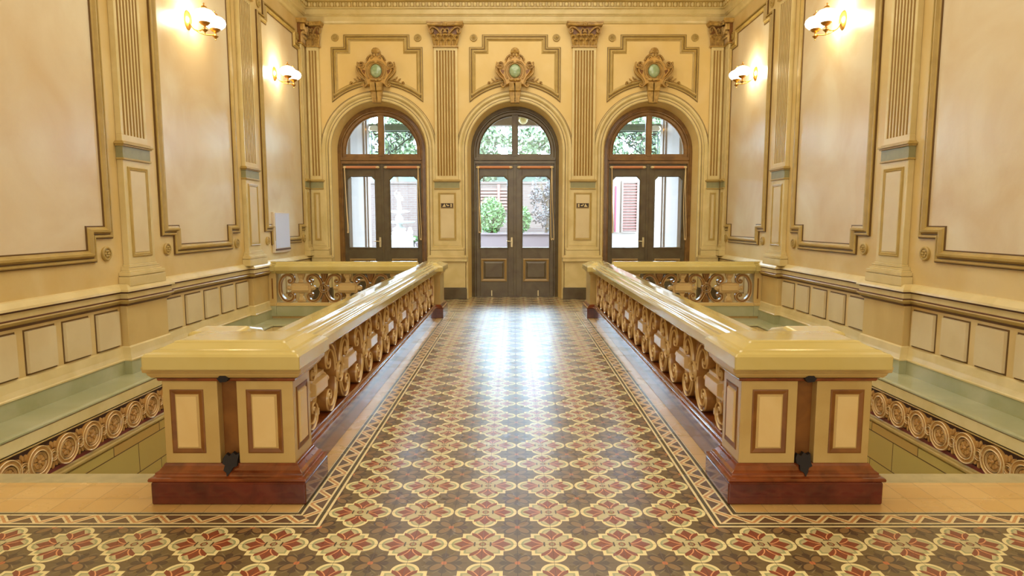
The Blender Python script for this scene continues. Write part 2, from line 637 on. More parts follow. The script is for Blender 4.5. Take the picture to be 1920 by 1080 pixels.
def tag(o, label=None, cat=None, group=None, kind=None):
    if label:
        o['label'] = label
    if cat:
        o['category'] = cat
    if group:
        o['group'] = group
    if kind:
        o['kind'] = kind
    return o


def copy_tree(o, parent=None, loc=None, rz=None):
    c = o.copy()
    COL.objects.link(c)
    if parent:
        c.parent = parent
    if loc is not None:
        c.location = loc
    if rz is not None:
        c.rotation_euler = (0, 0, rz)
    for ch in list(o.children):
        copy_tree(ch, c)
    return c


# ------------------------------------------------------------------ dimensions
WX = 4.90           # side wall plane
YB = 15.03          # back wall plane
YD = 15.33          # door plane
ZC = 7.6            # ceiling
Y_FRONT, Y_REAR = 4.45, 12.19      # stair wells
XI = 1.86
HOLE_OUT = 4.47

# ------------------------------------------------------------------ floor, ceiling, shell
fl = MB()
fl.box(-WX, WX, -4.0, Y_FRONT - 0.17, -0.3, 0)
fl.box(-2.38, 2.38, Y_FRONT - 0.17, Y_FRONT, -0.3, 0)
fl.box(-XI, XI, Y_FRONT, Y_REAR, -0.3, 0)
fl.box(-WX, WX, Y_REAR, 15.62, -0.3, 0)
tag(fl.build('floor', 'floor'), kind='structure')
for s, nm in ((-1, 1), (1, 2)):
    c = MB()
    a, b = sorted((s * 2.38, s * WX))
    c.box(a, b, Y_FRONT - 0.17, Y_FRONT, -0.3, 0.0)
    tag(c.build('trim_%d' % nm, 'stone', bevel=0.008), kind='structure')
# low level under the stair wells
c = MB()
c.box(-WX, WX, 0.5, 13.0, -3.3, -3.1)
tag(c.build('trim_3', 'ceil'), kind='structure')
for s, nm in ((-1, 4), (1, 5)):
    c = MB()
    a, b = sorted((s * (XI - 0.15), s * XI))
    c.box(a, b, Y_FRONT, Y_REAR, -3.1, -0.3)
    a, b = sorted((s * XI, s * WX))
    c.box(a, b, Y_REAR, Y_REAR + 0.2, -3.1, -0.3)
    c.box(a, b, Y_FRONT - 0.4, Y_FRONT - 0.2, -3.1, -0.3)
    tag(c.build('trim_%d' % nm, 'dado'), kind='structure')
c = MB()
c.box(-WX - 0.3, WX + 0.3, -4.2, 15.6, ZC, ZC + 0.2)
tag(c.build('ceiling', 'ceil'), kind='structure')
c = MB()
c.box(-WX, WX, -4.2, -4.0, 0, ZC)
tag(c.build('wall_front', 'side'), kind='structure')

DOORS = (-3.2, 0.0, 3.2)
ZS, RO, RI = 3.51, 1.12, 1.02      # spring line, arch radius at wall face, at door

# back wall with three arched openings
bw = MB()
NA = 28
for c0 in DOORS:
    P = [(c0 + RO * math.cos(PI * i / NA), ZS + RO * math.sin(PI * i / NA)) for i in range(NA + 1)]
    Q = [(c0 + RI * math.cos(PI * i / NA), ZS + RI * math.sin(PI * i / NA)) for i in range(NA + 1)]
    for i in range(NA):
        (x0, z0), (x1, z1) = P[i], P[i + 1]
        bw.add([(x0, YB, z0), (x1, YB, z1), (x1, YB, ZC), (x0, YB, ZC)], [(0, 1, 2, 3)])
        (u0, w0), (u1, w1) = Q[i], Q[i + 1]
        bw.add([(x0, YB, z0), (x1, YB, z1), (u1, YD + 0.12, w1), (u0, YD + 0.12, w0)], [(0, 3, 2, 1)])
        bw.add([(u0, YD + 0.12, w0), (u1, YD + 0.12, w1), (u1, YD + 0.12, ZC), (u0, YD + 0.12, ZC)], [(0, 3, 2, 1)])
    for sg in (-1, 1):
        bw.add([(c0 + sg * RO, YB, 0), (c0 + sg * 1.6, YB, 0), (c0 + sg * 1.6, YB, ZC), (c0 + sg * RO, YB, ZC)], [(0, 1, 2, 3)])
        bw.add([(c0 + sg * RO, YB, 0), (c0 + sg * RI, YD + 0.12, 0), (c0 + sg * RI, YD + 0.12, ZS), (c0 + sg * RO, YB, ZS)], [(0, 1, 2, 3)])
        bw.add([(c0 + sg * RI, YD + 0.12, 0), (c0 + sg * 1.6, YD + 0.12, 0), (c0 + sg * 1.6, YD + 0.12, ZC), (c0 + sg * RI, YD + 0.12, ZC)], [(0, 1, 2, 3)])
for sg in (-1, 1):
    a, b = sorted((sg * 4.8, sg * (WX + 0.3)))
    bw.box(a, b, YB, YD + 0.12, 0, ZC)
wall_back = tag(bw.build('wall_back', 'wall', recalc=False), kind='structure')

side_wall = {}
for s, nm in ((-1, 'left'), (1, 'right')):
    c = MB()
    a, b = sorted((s * WX, s * (WX + 0.3)))
    c.box(a, b, -4.2, YD + 0.12, -0.05, ZC)
    o = tag(c.build('wall_' + nm, 'side'), kind='structure')
    side_wall[s] = o


def T_side(s, y=0.0, x=None):
    """local frame on a side wall: x -> along, -y -> into the room"""
    x = WX if x is None else x
    if s < 0:
        return Matrix.Translation((-x, y, 0)) @ Matrix.Rotation(PI / 2, 4, 'Z')
    return Matrix.Translation((x, y, 0)) @ Matrix.Rotation(-PI / 2, 4, 'Z')


def T_back(x=0.0, y=YB):
    return Matrix.Translation((x, y, 0))


# moulded frames --------------------------------------------------------------
FRAME_PROF = [(0, 0), (0, 0.03), (0.012, 0.042), (0.028, 0.042), (0.036, 0.018), (0.05, 0.02), (0.072, 0.06), (0.095, 0.062),
              (0.105, 0.03), (0.125, 0.022), (0.135, 0.012), (0.135, 0.0)]


def notched(x0, x1, z0, z1, nx, nz):
    return [(x0 + nx, z0), (x1 - nx, z0), (x1 - nx, z0 + nz), (x1, z0 + nz), (x1, z1 - nz), (x1 - nx, z1 - nz), (x1 - nx, z1),
            (x0 + nx, z1), (x0 + nx, z1 - nz), (x0, z1 - nz), (x0, z0 + nz), (x0 + nx, z0 + nz)]


# bays of the side walls: (y0, y1)
PIL_Y = [1.05, 4.58, 8.11, 11.66]
BAYS = [(1.63, 4.05), (5.15, 7.62), (8.70, 11.17), (12.32, 14.72)]
for s in (-1, 1):
    T = T_side(s)
    fm, fd, lm = MB(T), MB(T), MB(T)
    for (y0, y1) in BAYS:
        a, b = (y0, y1) if s < 0 else (-y1, -y0)
        path = notched(a, b, 1.38, 6.08, 0.32, 0.27)
        fm.sweep(path, FRAME_PROF, closed=True)
        inner = offset_poly(path, 0.13)
        fd.prism(inner, 0.004, -0.006)
        for o_l in ((-0.012, 0.0), (0.036, 0.048), (0.128, 0.142)):
            lm.sweep(path, [(o_l[0], 0.0), (o_l[0], 0.021), (o_l[1], 0.021), (o_l[1], 0.0)], closed=True)
    tag(fm.build('panel_moulding', 'mould', side_wall[s], smooth=False))
    lm.build('panel_outline', 'line', side_wall[s])
    fd.build('panel_field', 'field', side_wall[s])

# back wall frames follow the arches
fm, fd, am, lm = MB(T_back()), MB(T_back()), MB(T_back()), MB(T_back())
ARCH_PROF = [(0, 0), (0, 0.05), (0.02, 0.06), (0.05, 0.06), (0.06, 0.035), (0.12, 0.03), (0.13, 0.05), (0.16, 0.075), (0.20, 0.075), (0.215, 0.05), (0.235, 0.03), (0.24, 0)]
for c0 in DOORS:
    R = 1.62
    th = math.degrees(math.acos(1.05 / R))
    path = arc(c0, ZS - 0.12, R, 180 - th, th, 20)
    z1 = 6.12
    nx, nz = 0.30, 0.28
    path = path + [(c0 + 1.05, z1 - nz), (c0 + 1.05 - nx, z1 - nz), (c0 + 1.05 - nx, z1), (c0 - 1.05 + nx, z1), (c0 - 1.05 + nx, z1 - nz), (c0 - 1.05, z1 - nz)]
    fm.sweep(path, [(a, h * 0.8) for a, h in FRAME_PROF], closed=True)
    fd.prism(offset_poly(path, 0.125), 0.004, -0.004)
    for o_l in ((-0.01, 0.0), (0.036, 0.046)):
        lm.sweep(path, [(o_l[0], 0.0), (o_l[0], 0.018), (o_l[1], 0.018), (o_l[1], 0.0)], closed=True)
    ap = [(c0 + RO, 0.0)] + [(c0 + RO * math.cos(PI * i / 36), ZS + RO * math.sin(PI * i / 36)) for i in range(37)] + [(c0 - RO, 0.0)]
    am.sweep(ap[::-1], ARCH_PROF)
    for o_l in ((0.06, 0.07, 0.04), (0.122, 0.132, 0.04), (0.21, 0.22, 0.055), (0.24, 0.25, 0.006)):
        lm.sweep(ap[::-1], [(o_l[0], 0.0), (o_l[0], o_l[2]), (o_l[1], o_l[2]), (o_l[1], 0.0)])
fm.build('panel_moulding', 'mould', wall_back)
fd.build('panel_field', 'wall', wall_back)
am.build('arch_moulding', 'cream', wall_back)
lm.build('panel_outline', 'line', wall_back)

# dado rail, wainscot, ledge of the side walls -------------------------------
PIERS = [(7.70, 8.60), (11.46, 12.19)]
for s in (-1, 1):
    W = side_wall[s]

    def plan(off, y0, y1, piers, proj=0.09):
        """plan path along the wall at distance off from it, stepping round the piers"""
        pts = [(off, y0)]
        for (a, b) in piers:
            pts += [(off, a - 0), (off + proj, a), (off + proj, b), (off, b)]
        pts.append((off, y1))
        # drop duplicates
        out = [pts[0]]
        for p in pts[1:]:
            if abs(p[0] - out[-1][0]) + abs(p[1] - out[-1][1]) > 1e-6:
                out.append(p)
        return out

    allp = [(0.65, 1.5), (4.13, 5.03)] + PIERS

    def tow(path):
        return [(s * (WX - o), y) for o, y in path]

    def swp(path, prof, name, m):
        P = tow(path)
        pr = prof if s < 0 else [(-o, z) for o, z in prof]
        # for the left wall the left normal of a path running +y points to -x, so flip
        pr = [(-o, z) for o, z in pr]
        b = MB()
        b.sweep(P, pr, mode='xy')
        return b.build(name, m, W, recalc=False)

    # die of the piers and wainscot
    base = plan(0.0, -4.0, 15.03, allp + [(12.19, 15.03)] if False else allp)
    wb = MB()
    for (a, b) in allp:
        x0, x1 = sorted((s * (WX - 0.09), s * (WX + 0.0)))
        wb.box(x0, x1, a, b, 0.1, 1.0)
    wb.build('dado_pier', 'dado', W, bevel=0.006)
    swp(base, [(0, 1.075), (0.03, 1.065), (0.075, 1.01), (0.08, 0.985)], 'dado_rail', 'cream')
    swp(base, [(0.08, 0.985), (0.048, 0.975), (0.048, 0.962)], 'dado_rail', 'darkline')
    swp(base, [(0.048, 0.962), (0.048, 0.90)], 'dado_rail', 'cream')
    swp(base, [(0.048, 0.90), (0.066, 0.896), (0.066, 0.885)], 'dado_rail', 'darkline')
    swp(base, [(0.066, 0.885), (0.072, 0.872), (0.06, 0.852), (0.045, 0.848), (0.04, 0.835)], 'dado_rail', 'mould')
    swp(base, [(0.04, 0.835), (0.02, 0.815), (0.0, 0.80)], 'dado_rail', 'darkline')
    low = plan(0.0, -4.0, 12.19, allp)
    swp(low, [(0, 0.30), (0.02, 0.285), (0.035, 0.20), (0.05, 0.15), (0.06, 0.14), (0.06, 0.125), (0.05, 0.12)], 'wainscot_moulding', 'cream')
    swp(low, [(0.05, 0.12), (0.05, -0.06)], 'green_plinth', 'green')
    # wainscot panels
    T = T_side(s)
    pf, pp = MB(T), MB(T)
    runs = [(1.5, 4.13, 5), (5.03, 7.70, 5), (8.60, 11.46, 5), (12.25, 14.9, 5)]
    for (a, b, n) in runs:
        wd = (b - a) / n
        for k in range(n):
            p0, p1 = a + wd * k + 0.055, a + wd * (k + 1) - 0.055
            if s > 0:
                p0, p1 = -p1, -p0
            pf.sweep([(p0, 0.31), (p1, 0.31), (p1, 0.765), (p0, 0.765)], [(-0.004, 0), (-0.004, 0.003), (0.02, 0.003), (0.02, 0.0)], closed=True)
            pp.frustum(p0 + 0.014, p1 - 0.014, 0.324, 0.751, 0.002, -0.035, 0.004, 0.004)
    pf.build('wainscot_shade_line', 'line', W)  # umber line round each panel stands in for the shading of its recess
    pp.build('wainscot_panel', 'dpanel', W)

    # ledge round the stair well (trim object of its own)
    nm = 6 if s < 0 else 7
    tr_ = MB()
    x_in, x_out = s * HOLE_OUT, s * (WX - 0.02)
    a, b = sorted((x_in, x_out))
    YL = 11.42
    tr_.box(a, b, Y_FRONT, YL, -0.20, -0.045)
    a, b = sorted((s * XI, x_out))
    tr_.box(a, b, YL, Y_REAR + 0.05, -0.20, -0.045)
    led = tag(tr_.build('trim_%d' % nm, 'green', bevel=0.012), kind='structure')
    # fascia mouldings under the ledge edge
    P = [(s * HOLE_OUT, Y_FRONT), (s * HOLE_OUT, YL), (s * XI, YL)]

    def lsw(prof, name, m):
        pr = [(o if s > 0 else -o, z) for o, z in prof]
        b = MB()
        b.sweep(P, pr, mode='xy')
        return b.build(name, m, led, recalc=False)
    lsw([(0.0, -0.05), (0.02, -0.06), (0.02, -0.075)], 'ledge_nosing', 'green')
    lsw([(0.02, -0.075), (0.0, -0.085)], 'ledge_shadow_line', 'darkline')  # dark brown strip coloured in as the shade under the nosing
    lsw([(0.0, -0.085), (0.012, -0.09), (0.012, -0.20), (0.0, -0.205)], 'fascia', 'cream')
    lsw([(0.0, -0.205), (-0.02, -0.21), (-0.02, -0.225), (-0.035, -0.23), (-0.035, -0.245), (-0.05, -0.25)], 'fascia_moulding', 'friezebg')
    # rear end below the fascia: nested soffit steps
    st = MB()
    for k, (d0, z0, z1) in enumerate(((0.10, -0.30, -0.205), (0.28, -0.42, -0.30), (0.5, -0.6, -0.42))):
        a, b = sorted((s * XI, s * (HOLE_OUT - 0.0)))
        st.box(a, b, YL + d0, Y_REAR + 0.05, z0, z1)
    st.build('soffit_step', 'dado', led, bevel=0.01)

# carved friezes --------------------------------------------------------------
def roundel_mesh():
    b = MB()
    b.ribbon(arc(0, 0, 0.128, 0, 352, 36)[:-1] + [], 0.05, 0.0, -0.042, closed=True)
    b.ribbon(arc(0, 0, 0.085, 0, 350, 30), 0.018, 0.0, -0.03, closed=False)
    for k in range(8):
        a = PI / 4 * k + 0.2
        c_, s_ = math.cos(a), math.sin(a)
        poly = []
        for (r, t) in ((0.014, 0), (0.035, 0.016), (0.058, 0.024), (0.074, 0.012), (0.07, 0.0), (0.074, -0.012), (0.058, -0.024), (0.035, -0.016)):
            poly.append((r * c_ - t * s_, r * s_ + t * c_))
        b.prism(poly, 0.0, -0.028, inset=0.007)
    b.sphere((0, -0.026, 0), 0.018, 10)
    # small linking ring
    b.ribbon(arc(0.1825, 0, 0.045, 0, 345, 18), 0.026, 0.0, -0.036)
    b.sphere((0.1825, -0.012, 0), 0.016, 8)
    # leaf sprigs above and below the small ring
    for sg in (-1, 1):
        for (dx, ang, L) in ((0, 0, 0.075), (-0.03, 0.6, 0.07), (0.03, -0.6, 0.07), (-0.055, 1.05, 0.05), (0.055, -1.05, 0.05)):
            a = PI / 2 + ang
            base = (0.1825 + dx * 0.6, 0.062)
            pts = []
            for (t, wv) in ((0, 0.004), (0.4, 0.014), (0.75, 0.016), (1.0, 0.004), (0.75, -0.010), (0.4, -0.012)):
                r = t * L
                px = base[0] + r * math.cos(a) - wv * math.sin(a)
                pz = base[1] + r * math.sin(a) + wv * math.cos(a)
                pts.append((px, sg * pz))
            b.prism(pts, 0.0, -0.022, inset=0.003)
    return b


FZ = -0.395
for s in (-1, 1):
    side = 'left' if s < 0 else 'right'
    yc, L2 = 7.9, 3.45
    f = empty('carved_frieze', (s * 4.49, 0, FZ), PI / 2 if s < 0 else -PI / 2)
    tag(f, 'carved guilloche frieze with rosettes on the %s stairwell wall' % side, 'frieze')
    sg = 1 if s < 0 else -1
    x0, x1 = sorted((sg * Y_FRONT, sg * 11.44))
    b = MB()
    b.box(x0, x1, -0.005, 0.38, -0.155, 0.19)
    b.build('ground_band', 'friezebg', f)
    b = MB()
    b.box(x0, x1, -0.008, 0.0, -0.175, -0.135)
    b.build('maroon_band', 'maroon', f)
    b = MB()
    b.sweep([(x1, -0.175), (x0, -0.175)], [(0, -0.01), (0, 0.012), (0.015, 0.02), (0.03, 0.02), (0.04, 0.035), (0.06, 0.035), (0.075, 0.01), (0.09, 0.005), (0.10, -0.01)])
    b.build('lower_moulding', 'mould', f)
    b = MB()
    b.sweep([(x1, 0.178), (x0, 0.178)], [(0, -0.01), (0, 0.02), (0.008, 0.026), (0.016, 0.02), (0.016, -0.01)])
    b.build('upper_bead', 'mould', f)
    proto = None
    k = 0
    y = 7.13
    ys = [7.13 + 0.3655 * j for j in range(-7, 12)]
    for y in ys:
        if y < Y_FRONT + 0.1 or y > 11.3:
            continue
        if proto is None:
            proto = roundel_mesh().build('rosette_roundel', 'frieze', f, smooth=True, rim='carvelight')
            proto.location = (sg * y, -0.005, 0)
        else:
            c = proto.copy()
            COL.objects.link(c)
            c.parent = f
            c.location = (sg * y, -0.005, 0)
    # block masonry below
    a, b_ = sorted((s * 4.47, s * WX))
    m = MB()
    m.box(a, b_, Y_FRONT, 11.9, -3.1, -0.66)
    tag(m.build('trim_%d' % (8 if s < 0 else 9), 'blocks'), kind='structure')

# ------------------------------------------------------------------ cornice
CP = [(0, 6.36), (0.03, 6.38), (0.05, 6.42), (0.06, 6.50), (0.06, 6.52), (0.085, 6.53), (0.085, 6.54), (0.11, 6.56), (0.12, 6.66), (0.14, 6.665), (0.16, 6.67), (0.16, 6.69)]
CP2 = [(0.16, 6.69), (0.165, 6.80), (0.20, 6.82)]
CP3 = [(0.20, 6.82), (0.30, 6.86), (0.42, 6.92), (0.5, 7.0), (0.5, 7.1), (0.62, 7.2), (0.66, 7.35), (0.66, 7.6)]
P = [(WX, -4.0), (WX, YB), (-WX, YB), (-WX, -4.0)]
corn = empty('cornice', (0, 0, 0))
tag(corn, 'cream cornice with an egg and dart band at the top of the walls', 'cornice')
for pr, nm, m in ((CP, 'fascia_band', 'cream'), (CP2, 'egg_band_ground', 'mould'), (CP3, 'crown_moulding', 'cream')):
    b = MB()
    b.sweep(P, pr, mode='xy')
    b.build(nm, m, corn, recalc=False)
# eggs and darts: one relief strip per wall side
eg = MB()
for i in range(-36, 37):
    x = i * 0.13
    eg.sphere((x, YB - 0.175, 6.745), 0.045, 8, 0.8, 0.5, 1.1)
    eg.box(x + 0.058, x + 0.072, YB - 0.185, YB - 0.16, 6.70, 6.79)
tag(eg.build('egg_and_dart', 'cream', corn, smooth=True), kind='stuff')
eg = MB()
for s in (-1, 1):
    for i in range(0, 60):
        y = YB - 0.25 - i * 0.13
        eg.sphere((s * (WX - 0.175), y, 6.745), 0.045, 8, 0.5, 0.8, 1.1)
tag(eg.build('egg_and_dart', 'cream', corn, smooth=True), kind='stuff')


# ------------------------------------------------------------------ pilasters
def capital_mesh(w, x0=0.0, dep=0.10, volL=True, volR=True):
    """corinthian capital, shaft half width w, between z=0 and z=0.54"""
    b = MB()
    k = w / 0.27
    # astragal and bell
    b.box(x0 - w - 0.02, x0 + w + 0.02, -dep - 0.03, 0, 0.0, 0.03)
    bell = MB()
    vs = [(x0 - w * 0.92, 0, 0.03), (x0 + w * 0.92, 0, 0.03), (x0 + w * 0.92, -dep, 0.03), (x0 - w * 0.92, -dep, 0.03),
          (x0 - w * 0.98, 0, 0.47), (x0 + w * 0.98, 0, 0.47), (x0 + w * 0.98, -dep - 0.01, 0.47), (x0 - w * 0.98, -dep - 0.01, 0.47)]
    bell.add(vs, [(0, 1, 2, 3), (4, 7, 6, 5), (0, 4, 5, 1), (1, 5, 6, 2), (2, 6, 7, 3), (3, 7, 4, 0)])

    def leaf(x, z0, h, wd, out, lean=0.0):
        # profile of the spine: up, then curling outward
        sp = []
        for i in range(9):
            t = i / 8
            z = z0 + h * math.sin(min(1, t * 1.25) * PI / 2) - (0.10 * h if t > 0.85 else 0) - (0.14 * h if t > 0.95 else 0)
            y = -dep - 0.012 - out * t ** 2.2
            sp.append((x + lean * t, y, z, wd * (0.75 + 0.5 * math.sin(t * PI)) * (1 if t < 0.8 else 0.75)))
        vs, fs = [], []
        prof = [(-1, 0.012), (-0.6, -0.004), (-0.25, 0.006), (0, -0.014), (0.25, 0.006), (0.6, -0.004), (1, 0.012)]
        for (px, py, pz, pw) in sp:
            for (u, dy) in prof:
                vs.append((px + u * pw / 2, py + dy, pz - abs(u) * 0.02))
        for (px, py, pz, pw) in sp:
            for (u, dy) in prof:
                vs.append((px + u * pw / 2, py + dy + 0.016, pz - abs(u) * 0.02))
        n, m = len(sp), len(prof)
        for L in (0, n * m):
            for i in range(n - 1):
                for j in range(m - 1):
                    fs.append((L + i * m + j, L + i * m + j + 1, L + (i + 1) * m + j + 1, L + (i + 1) * m + j))
        for i in range(n - 1):
            for j in (0, m - 1):
                fs.append((i * m + j, (i + 1) * m + j, n * m + (i + 1) * m + j, n * m + i * m + j))
        for j in range(m - 1):
            fs.append(((n - 1) * m + j, (n - 1) * m + j + 1, n * m + (n - 1) * m + j + 1, n * m + (n - 1) * m + j))
        b.add(vs, fs)
    for i in range(4):
        leaf(x0 + (-0.75 + 0.5 * i) * w, 0.03, 0.17, 0.13 * k, 0.05)
    for i in range(3):
        leaf(x0 + (-0.5 + 0.5 * i) * w, 0.10, 0.20, 0.14 * k, 0.07)
    for sg in (-1, 1):
        leaf(x0 + sg * 0.88 * w, 0.08, 0.20, 0.10 * k, 0.06, lean=sg * 0.03 * k)
        # corner volute: stem rising from the middle and curling under the abacus
        st = smooth_path([(sg * 0.28 * w, 0.24), (sg * 0.42 * w, 0.32), (sg * 0.78 * w, 0.41), (sg * 1.12 * w, 0.43), (sg * 1.32 * w, 0.375),
                          (sg * 1.22 * w, 0.31), (sg * 1.06 * w, 0.325), (sg * 1.05 * w, 0.37), (sg * 1.16 * w, 0.375)], 4)
        st = [(x0 + p[0], p[1]) for p in st]
        b.ribbon(st, 0.036 * k, -dep, -dep - 0.085)
        # inner helix
        st = smooth_path([(sg * 0.30 * w, 0.24), (sg * 0.34 * w, 0.33), (sg * 0.22 * w, 0.395), (sg * 0.06 * w, 0.375), (sg * 0.07 * w, 0.32), (sg * 0.17 * w, 0.33)], 4)
        st = [(x0 + p[0], p[1]) for p in st]
        b.ribbon(st, 0.028 * k, -dep, -dep - 0.075)
    # abacus with concave front and central flower
    pts = []
    A = 1.42 * w
    for i in range(9):
        t = -1 + i / 4
        pts.append((x0 + t * A, -dep - 0.075 - 0.045 * t * t))
    vs, fs = [], []
    for (z, e) in ((0.455, 0.0), (0.475, 0.02), (0.50, 0.02), (0.51, 0.035), (0.54, 0.035)):
        for (px, py) in pts:
            vs.append((px + (e if px > x0 else -e if px < x0 else 0), py - e, z))
        for (px, py) in pts[::-1]:
            vs.append((px + (e if px > x0 else -e if px < x0 else 0), 0, z))
    n = len(pts) * 2
    for L in range(4):
        for i in range(n):
            j = (i + 1) % n
            fs.append((L * n + i, L * n + j, (L + 1) * n + j, (L + 1) * n + i))
    fs.append(tuple(range(n)))
    fs.append(tuple(range(4 * n, 5 * n))[::-1])
    b.add(vs, fs)
    for i in range(6):
        a = PI / 3 * i
        b.sphere((x0 + 0.03 * math.cos(a), -dep - 0.10, 0.49 + 0.03 * math.sin(a)), 0.022, 6)
    b.sphere((x0, -dep - 0.12, 0.49), 0.018, 6)
    return b, bell


def clampbox(b, x0, x1, y0, y1, z0, z1, cl, cr):
    x0, x1 = max(x0, cl), min(x1, cr)
    if x1 > x0:
        b.box(x0, x1, y0, y1, z0, z1)


def pilaster(loc, rz, label, low=True, cl=-9, cr=9, capx=0.0, capw=0.27, panel_frame=True, group=None, zbase=1.045):
    r = empty('pilaster', loc, rz)
    tag(r, label, 'pilaster', group)
    if low:
        b = MB()
        clampbox(b, -0.45, 0.45, -0.17, -0.002, 0, 0.25, cl, cr)
        clampbox(b, -0.44, 0.44, -0.16, -0.002, 0.25, 0.275, cl, cr)
        b.build('skirting_block', 'wood', r, bevel=0.006)
        b = MB()
        clampbox(b, -0.42, 0.42, -0.14, -0.002, 0.275, 0.87, cl, cr)
        b.build('die', 'cream', r, bevel=0.004)
        b = MB()
        for (h, d, z0, z1) in ((0.43, 0.15, 0.86, 0.885), (0.455, 0.175, 0.885, 0.90), (0.47, 0.19, 0.90, 0.985), (0.48, 0.205, 0.985, 1.0), (0.46, 0.18, 1.0, 1.02), (0.44, 0.16, 1.02, 1.045)):
            clampbox(b, -h, h, -d, -0.002, z0, z1, cl, cr)
        b.build('dado_cap', 'cream', r, bevel=0.006)
    b = MB()
    for (h, d, z0, z1) in ((0.40, 0.145, zbase, 1.16), (0.375, 0.13, 1.16, 1.17), (0.39, 0.145, 1.17, 1.215), (0.36, 0.12, 1.215, 1.235), (0.34, 0.10, 1.235, 1.27), (0.335, 0.105, 1.27, 1.285), (0.30, 0.09, 1.285, 1.31)):
        clampbox(b, -h, h, -d, -0.002, z0, z1, cl, cr)
    b.build('base', 'cream', r, bevel=0.012, seg=3)
    b = MB()
    clampbox(b, -0.285, 0.285, -0.08, -0.002, 1.31, 2.60, cl, cr)
    ped = b.build('pedestal', 'cream', r, bevel=0.004)
    pl, prr = max(-0.21, cl + 0.07), min(0.21, cr - 0.07)
    b = MB()
    b.sweep([(pl, 1.40), (prr, 1.40), (prr, 2.52), (pl, 2.52)], [(0, 0.079), (0, 0.092), (0.012, 0.096), (0.022, 0.09), (0.032, 0.094), (0.042, 0.078)], closed=True)
    b.build('panel_frame', 'mould', ped)
    b = MB()
    b.frustum(pl + 0.05, prr - 0.05, 1.45, 2.47, -0.078, -0.088, 0.008, 0.008)
    b.build('panel', 'dpanel', ped)
    b = MB()
    for (h, d, z0, z1) in ((0.30, 0.10, 2.60, 2.625), (0.31, 0.11, 2.765, 2.785), (0.325, 0.125, 2.785, 2.81), (0.30, 0.10, 2.81, 2.83)):
        clampbox(b, -h, h, -d, -0.002, z0, z1, cl, cr)
    b.build('fillet', 'mould', r, bevel=0.005)
    b = MB()
    clampbox(b, -0.292, 0.292, -0.088, -0.002, 2.625, 2.765, cl, cr)
    b.build('green_band', 'band', r)
    # fluted shaft
    x0, x1 = max(-0.27, cl), min(0.27, cr)
    D = 0.075
    b = MB()
    b.box(x0, x1, -D, -0.002, 2.83, 2.91)
    b.box(x0, x1, -D, -0.002, 5.76, 5.83)
    nf = max(3, round((x1 - x0 - 0.08) / 0.066))
    pit = (x1 - x0 - 0.08) / nf
    b.box(x0, x0 + 0.04, -D, -0.002, 2.91, 5.76)
    b.box(x1 - 0.04, x1, -D, -0.002, 2.91, 5.76)
    for i in range(nf + 1):
        xx = x0 + 0.04 + i * pit
        b.box(max(x0, xx - 0.012), min(x1, xx + 0.012), -D + 0.0005, -0.02, 2.91, 5.76)
    shf = b.build('shaft', 'cream', r, bevel=0.003)
    b = MB()
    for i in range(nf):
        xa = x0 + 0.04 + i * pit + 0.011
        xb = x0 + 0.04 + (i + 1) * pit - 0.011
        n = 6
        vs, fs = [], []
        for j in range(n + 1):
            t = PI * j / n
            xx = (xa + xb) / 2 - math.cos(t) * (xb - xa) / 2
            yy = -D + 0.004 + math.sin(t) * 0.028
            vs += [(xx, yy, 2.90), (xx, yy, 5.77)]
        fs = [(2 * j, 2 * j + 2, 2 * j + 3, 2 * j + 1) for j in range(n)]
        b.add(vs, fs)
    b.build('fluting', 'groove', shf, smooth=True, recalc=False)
    c, bell = capital_mesh(capw, capx, 0.085)
    o = c.build('capital', 'gilt', r, smooth=True, rim='giltlight')
    o.location = (0, 0, 5.83)
    bell.build('bell', 'brownpaint', o)
    return r


backlab = ['fluted pilaster on the back wall at the left corner', 'fluted pilaster between the left door and the centre door',
           'fluted pilaster between the centre door and the right door', 'fluted pilaster on the back wall at the right corner']
for i, xc in enumerate((-4.8, -1.6, 1.6, 4.8)):
    cl, cr, cx_, cw = -9, 9, 0, 0.27
    if i == 0:
        cl, cx_, cw = -0.01, 0.13, 0.16
    if i == 3:
        cr, cx_, cw = 0.01, -0.13, 0.16
    pilaster((xc, YB, 0), 0, 'cream ' + backlab[i], True, cl, cr, cx_, cw)
for s in (-1, 1):
    side = 'left' if s < 0 else 'right'
    for j, (y, lab) in enumerate(((1.05, None), (4.58, None), (8.11, 'tall fluted pilaster on the %s wall, the one nearest the viewer'),
                                  (11.66, 'fluted pilaster on the %s wall between the two lamp panels'),
                                  (15.03, 'narrow fluted half pilaster on the %s wall touching the back corner'))):
        if lab is None:
            continue
        rz = PI / 2 if s < 0 else -PI / 2
        if j == 4:
            cl, cr = (-0.27, -0.16) if s < 0 else (0.16, 0.27)
            cl, cr = (-0.30, -0.04) if s < 0 else (0.04, 0.30)
            pilaster((s * WX, y - 0.10, 0), rz, lab % side, False, cl, cr, -0.17 if s < 0 else 0.17, 0.11)
        else:
            pilaster((s * WX, y, 0), rz, lab % side, False)

# ------------------------------------------------------------------ round rosettes
def rosette_mesh(r):
    b = MB()
    b.lathe([(r, 0), (r, 0.02), (r * 0.9, 0.03), (r * 0.72, 0.03), (r * 0.68, 0.018), (r * 0.3, 0.018), (0.001, 0.018)], (0, 0, 0), 24, 'y')
    for k in range(6):
        a = PI / 3 * k
        b.sphere((0.38 * r * math.cos(a), -0.024, 0.38 * r * math.sin(a)), r * 0.20, 8, 1, 0.7, 1)
    b.sphere((0, -0.034, 0), r * 0.16, 8)
    return b


rp = rosette_mesh(0.085)
proto = rp.build('wall_rosette', 'mould', None, smooth=True)
first = True


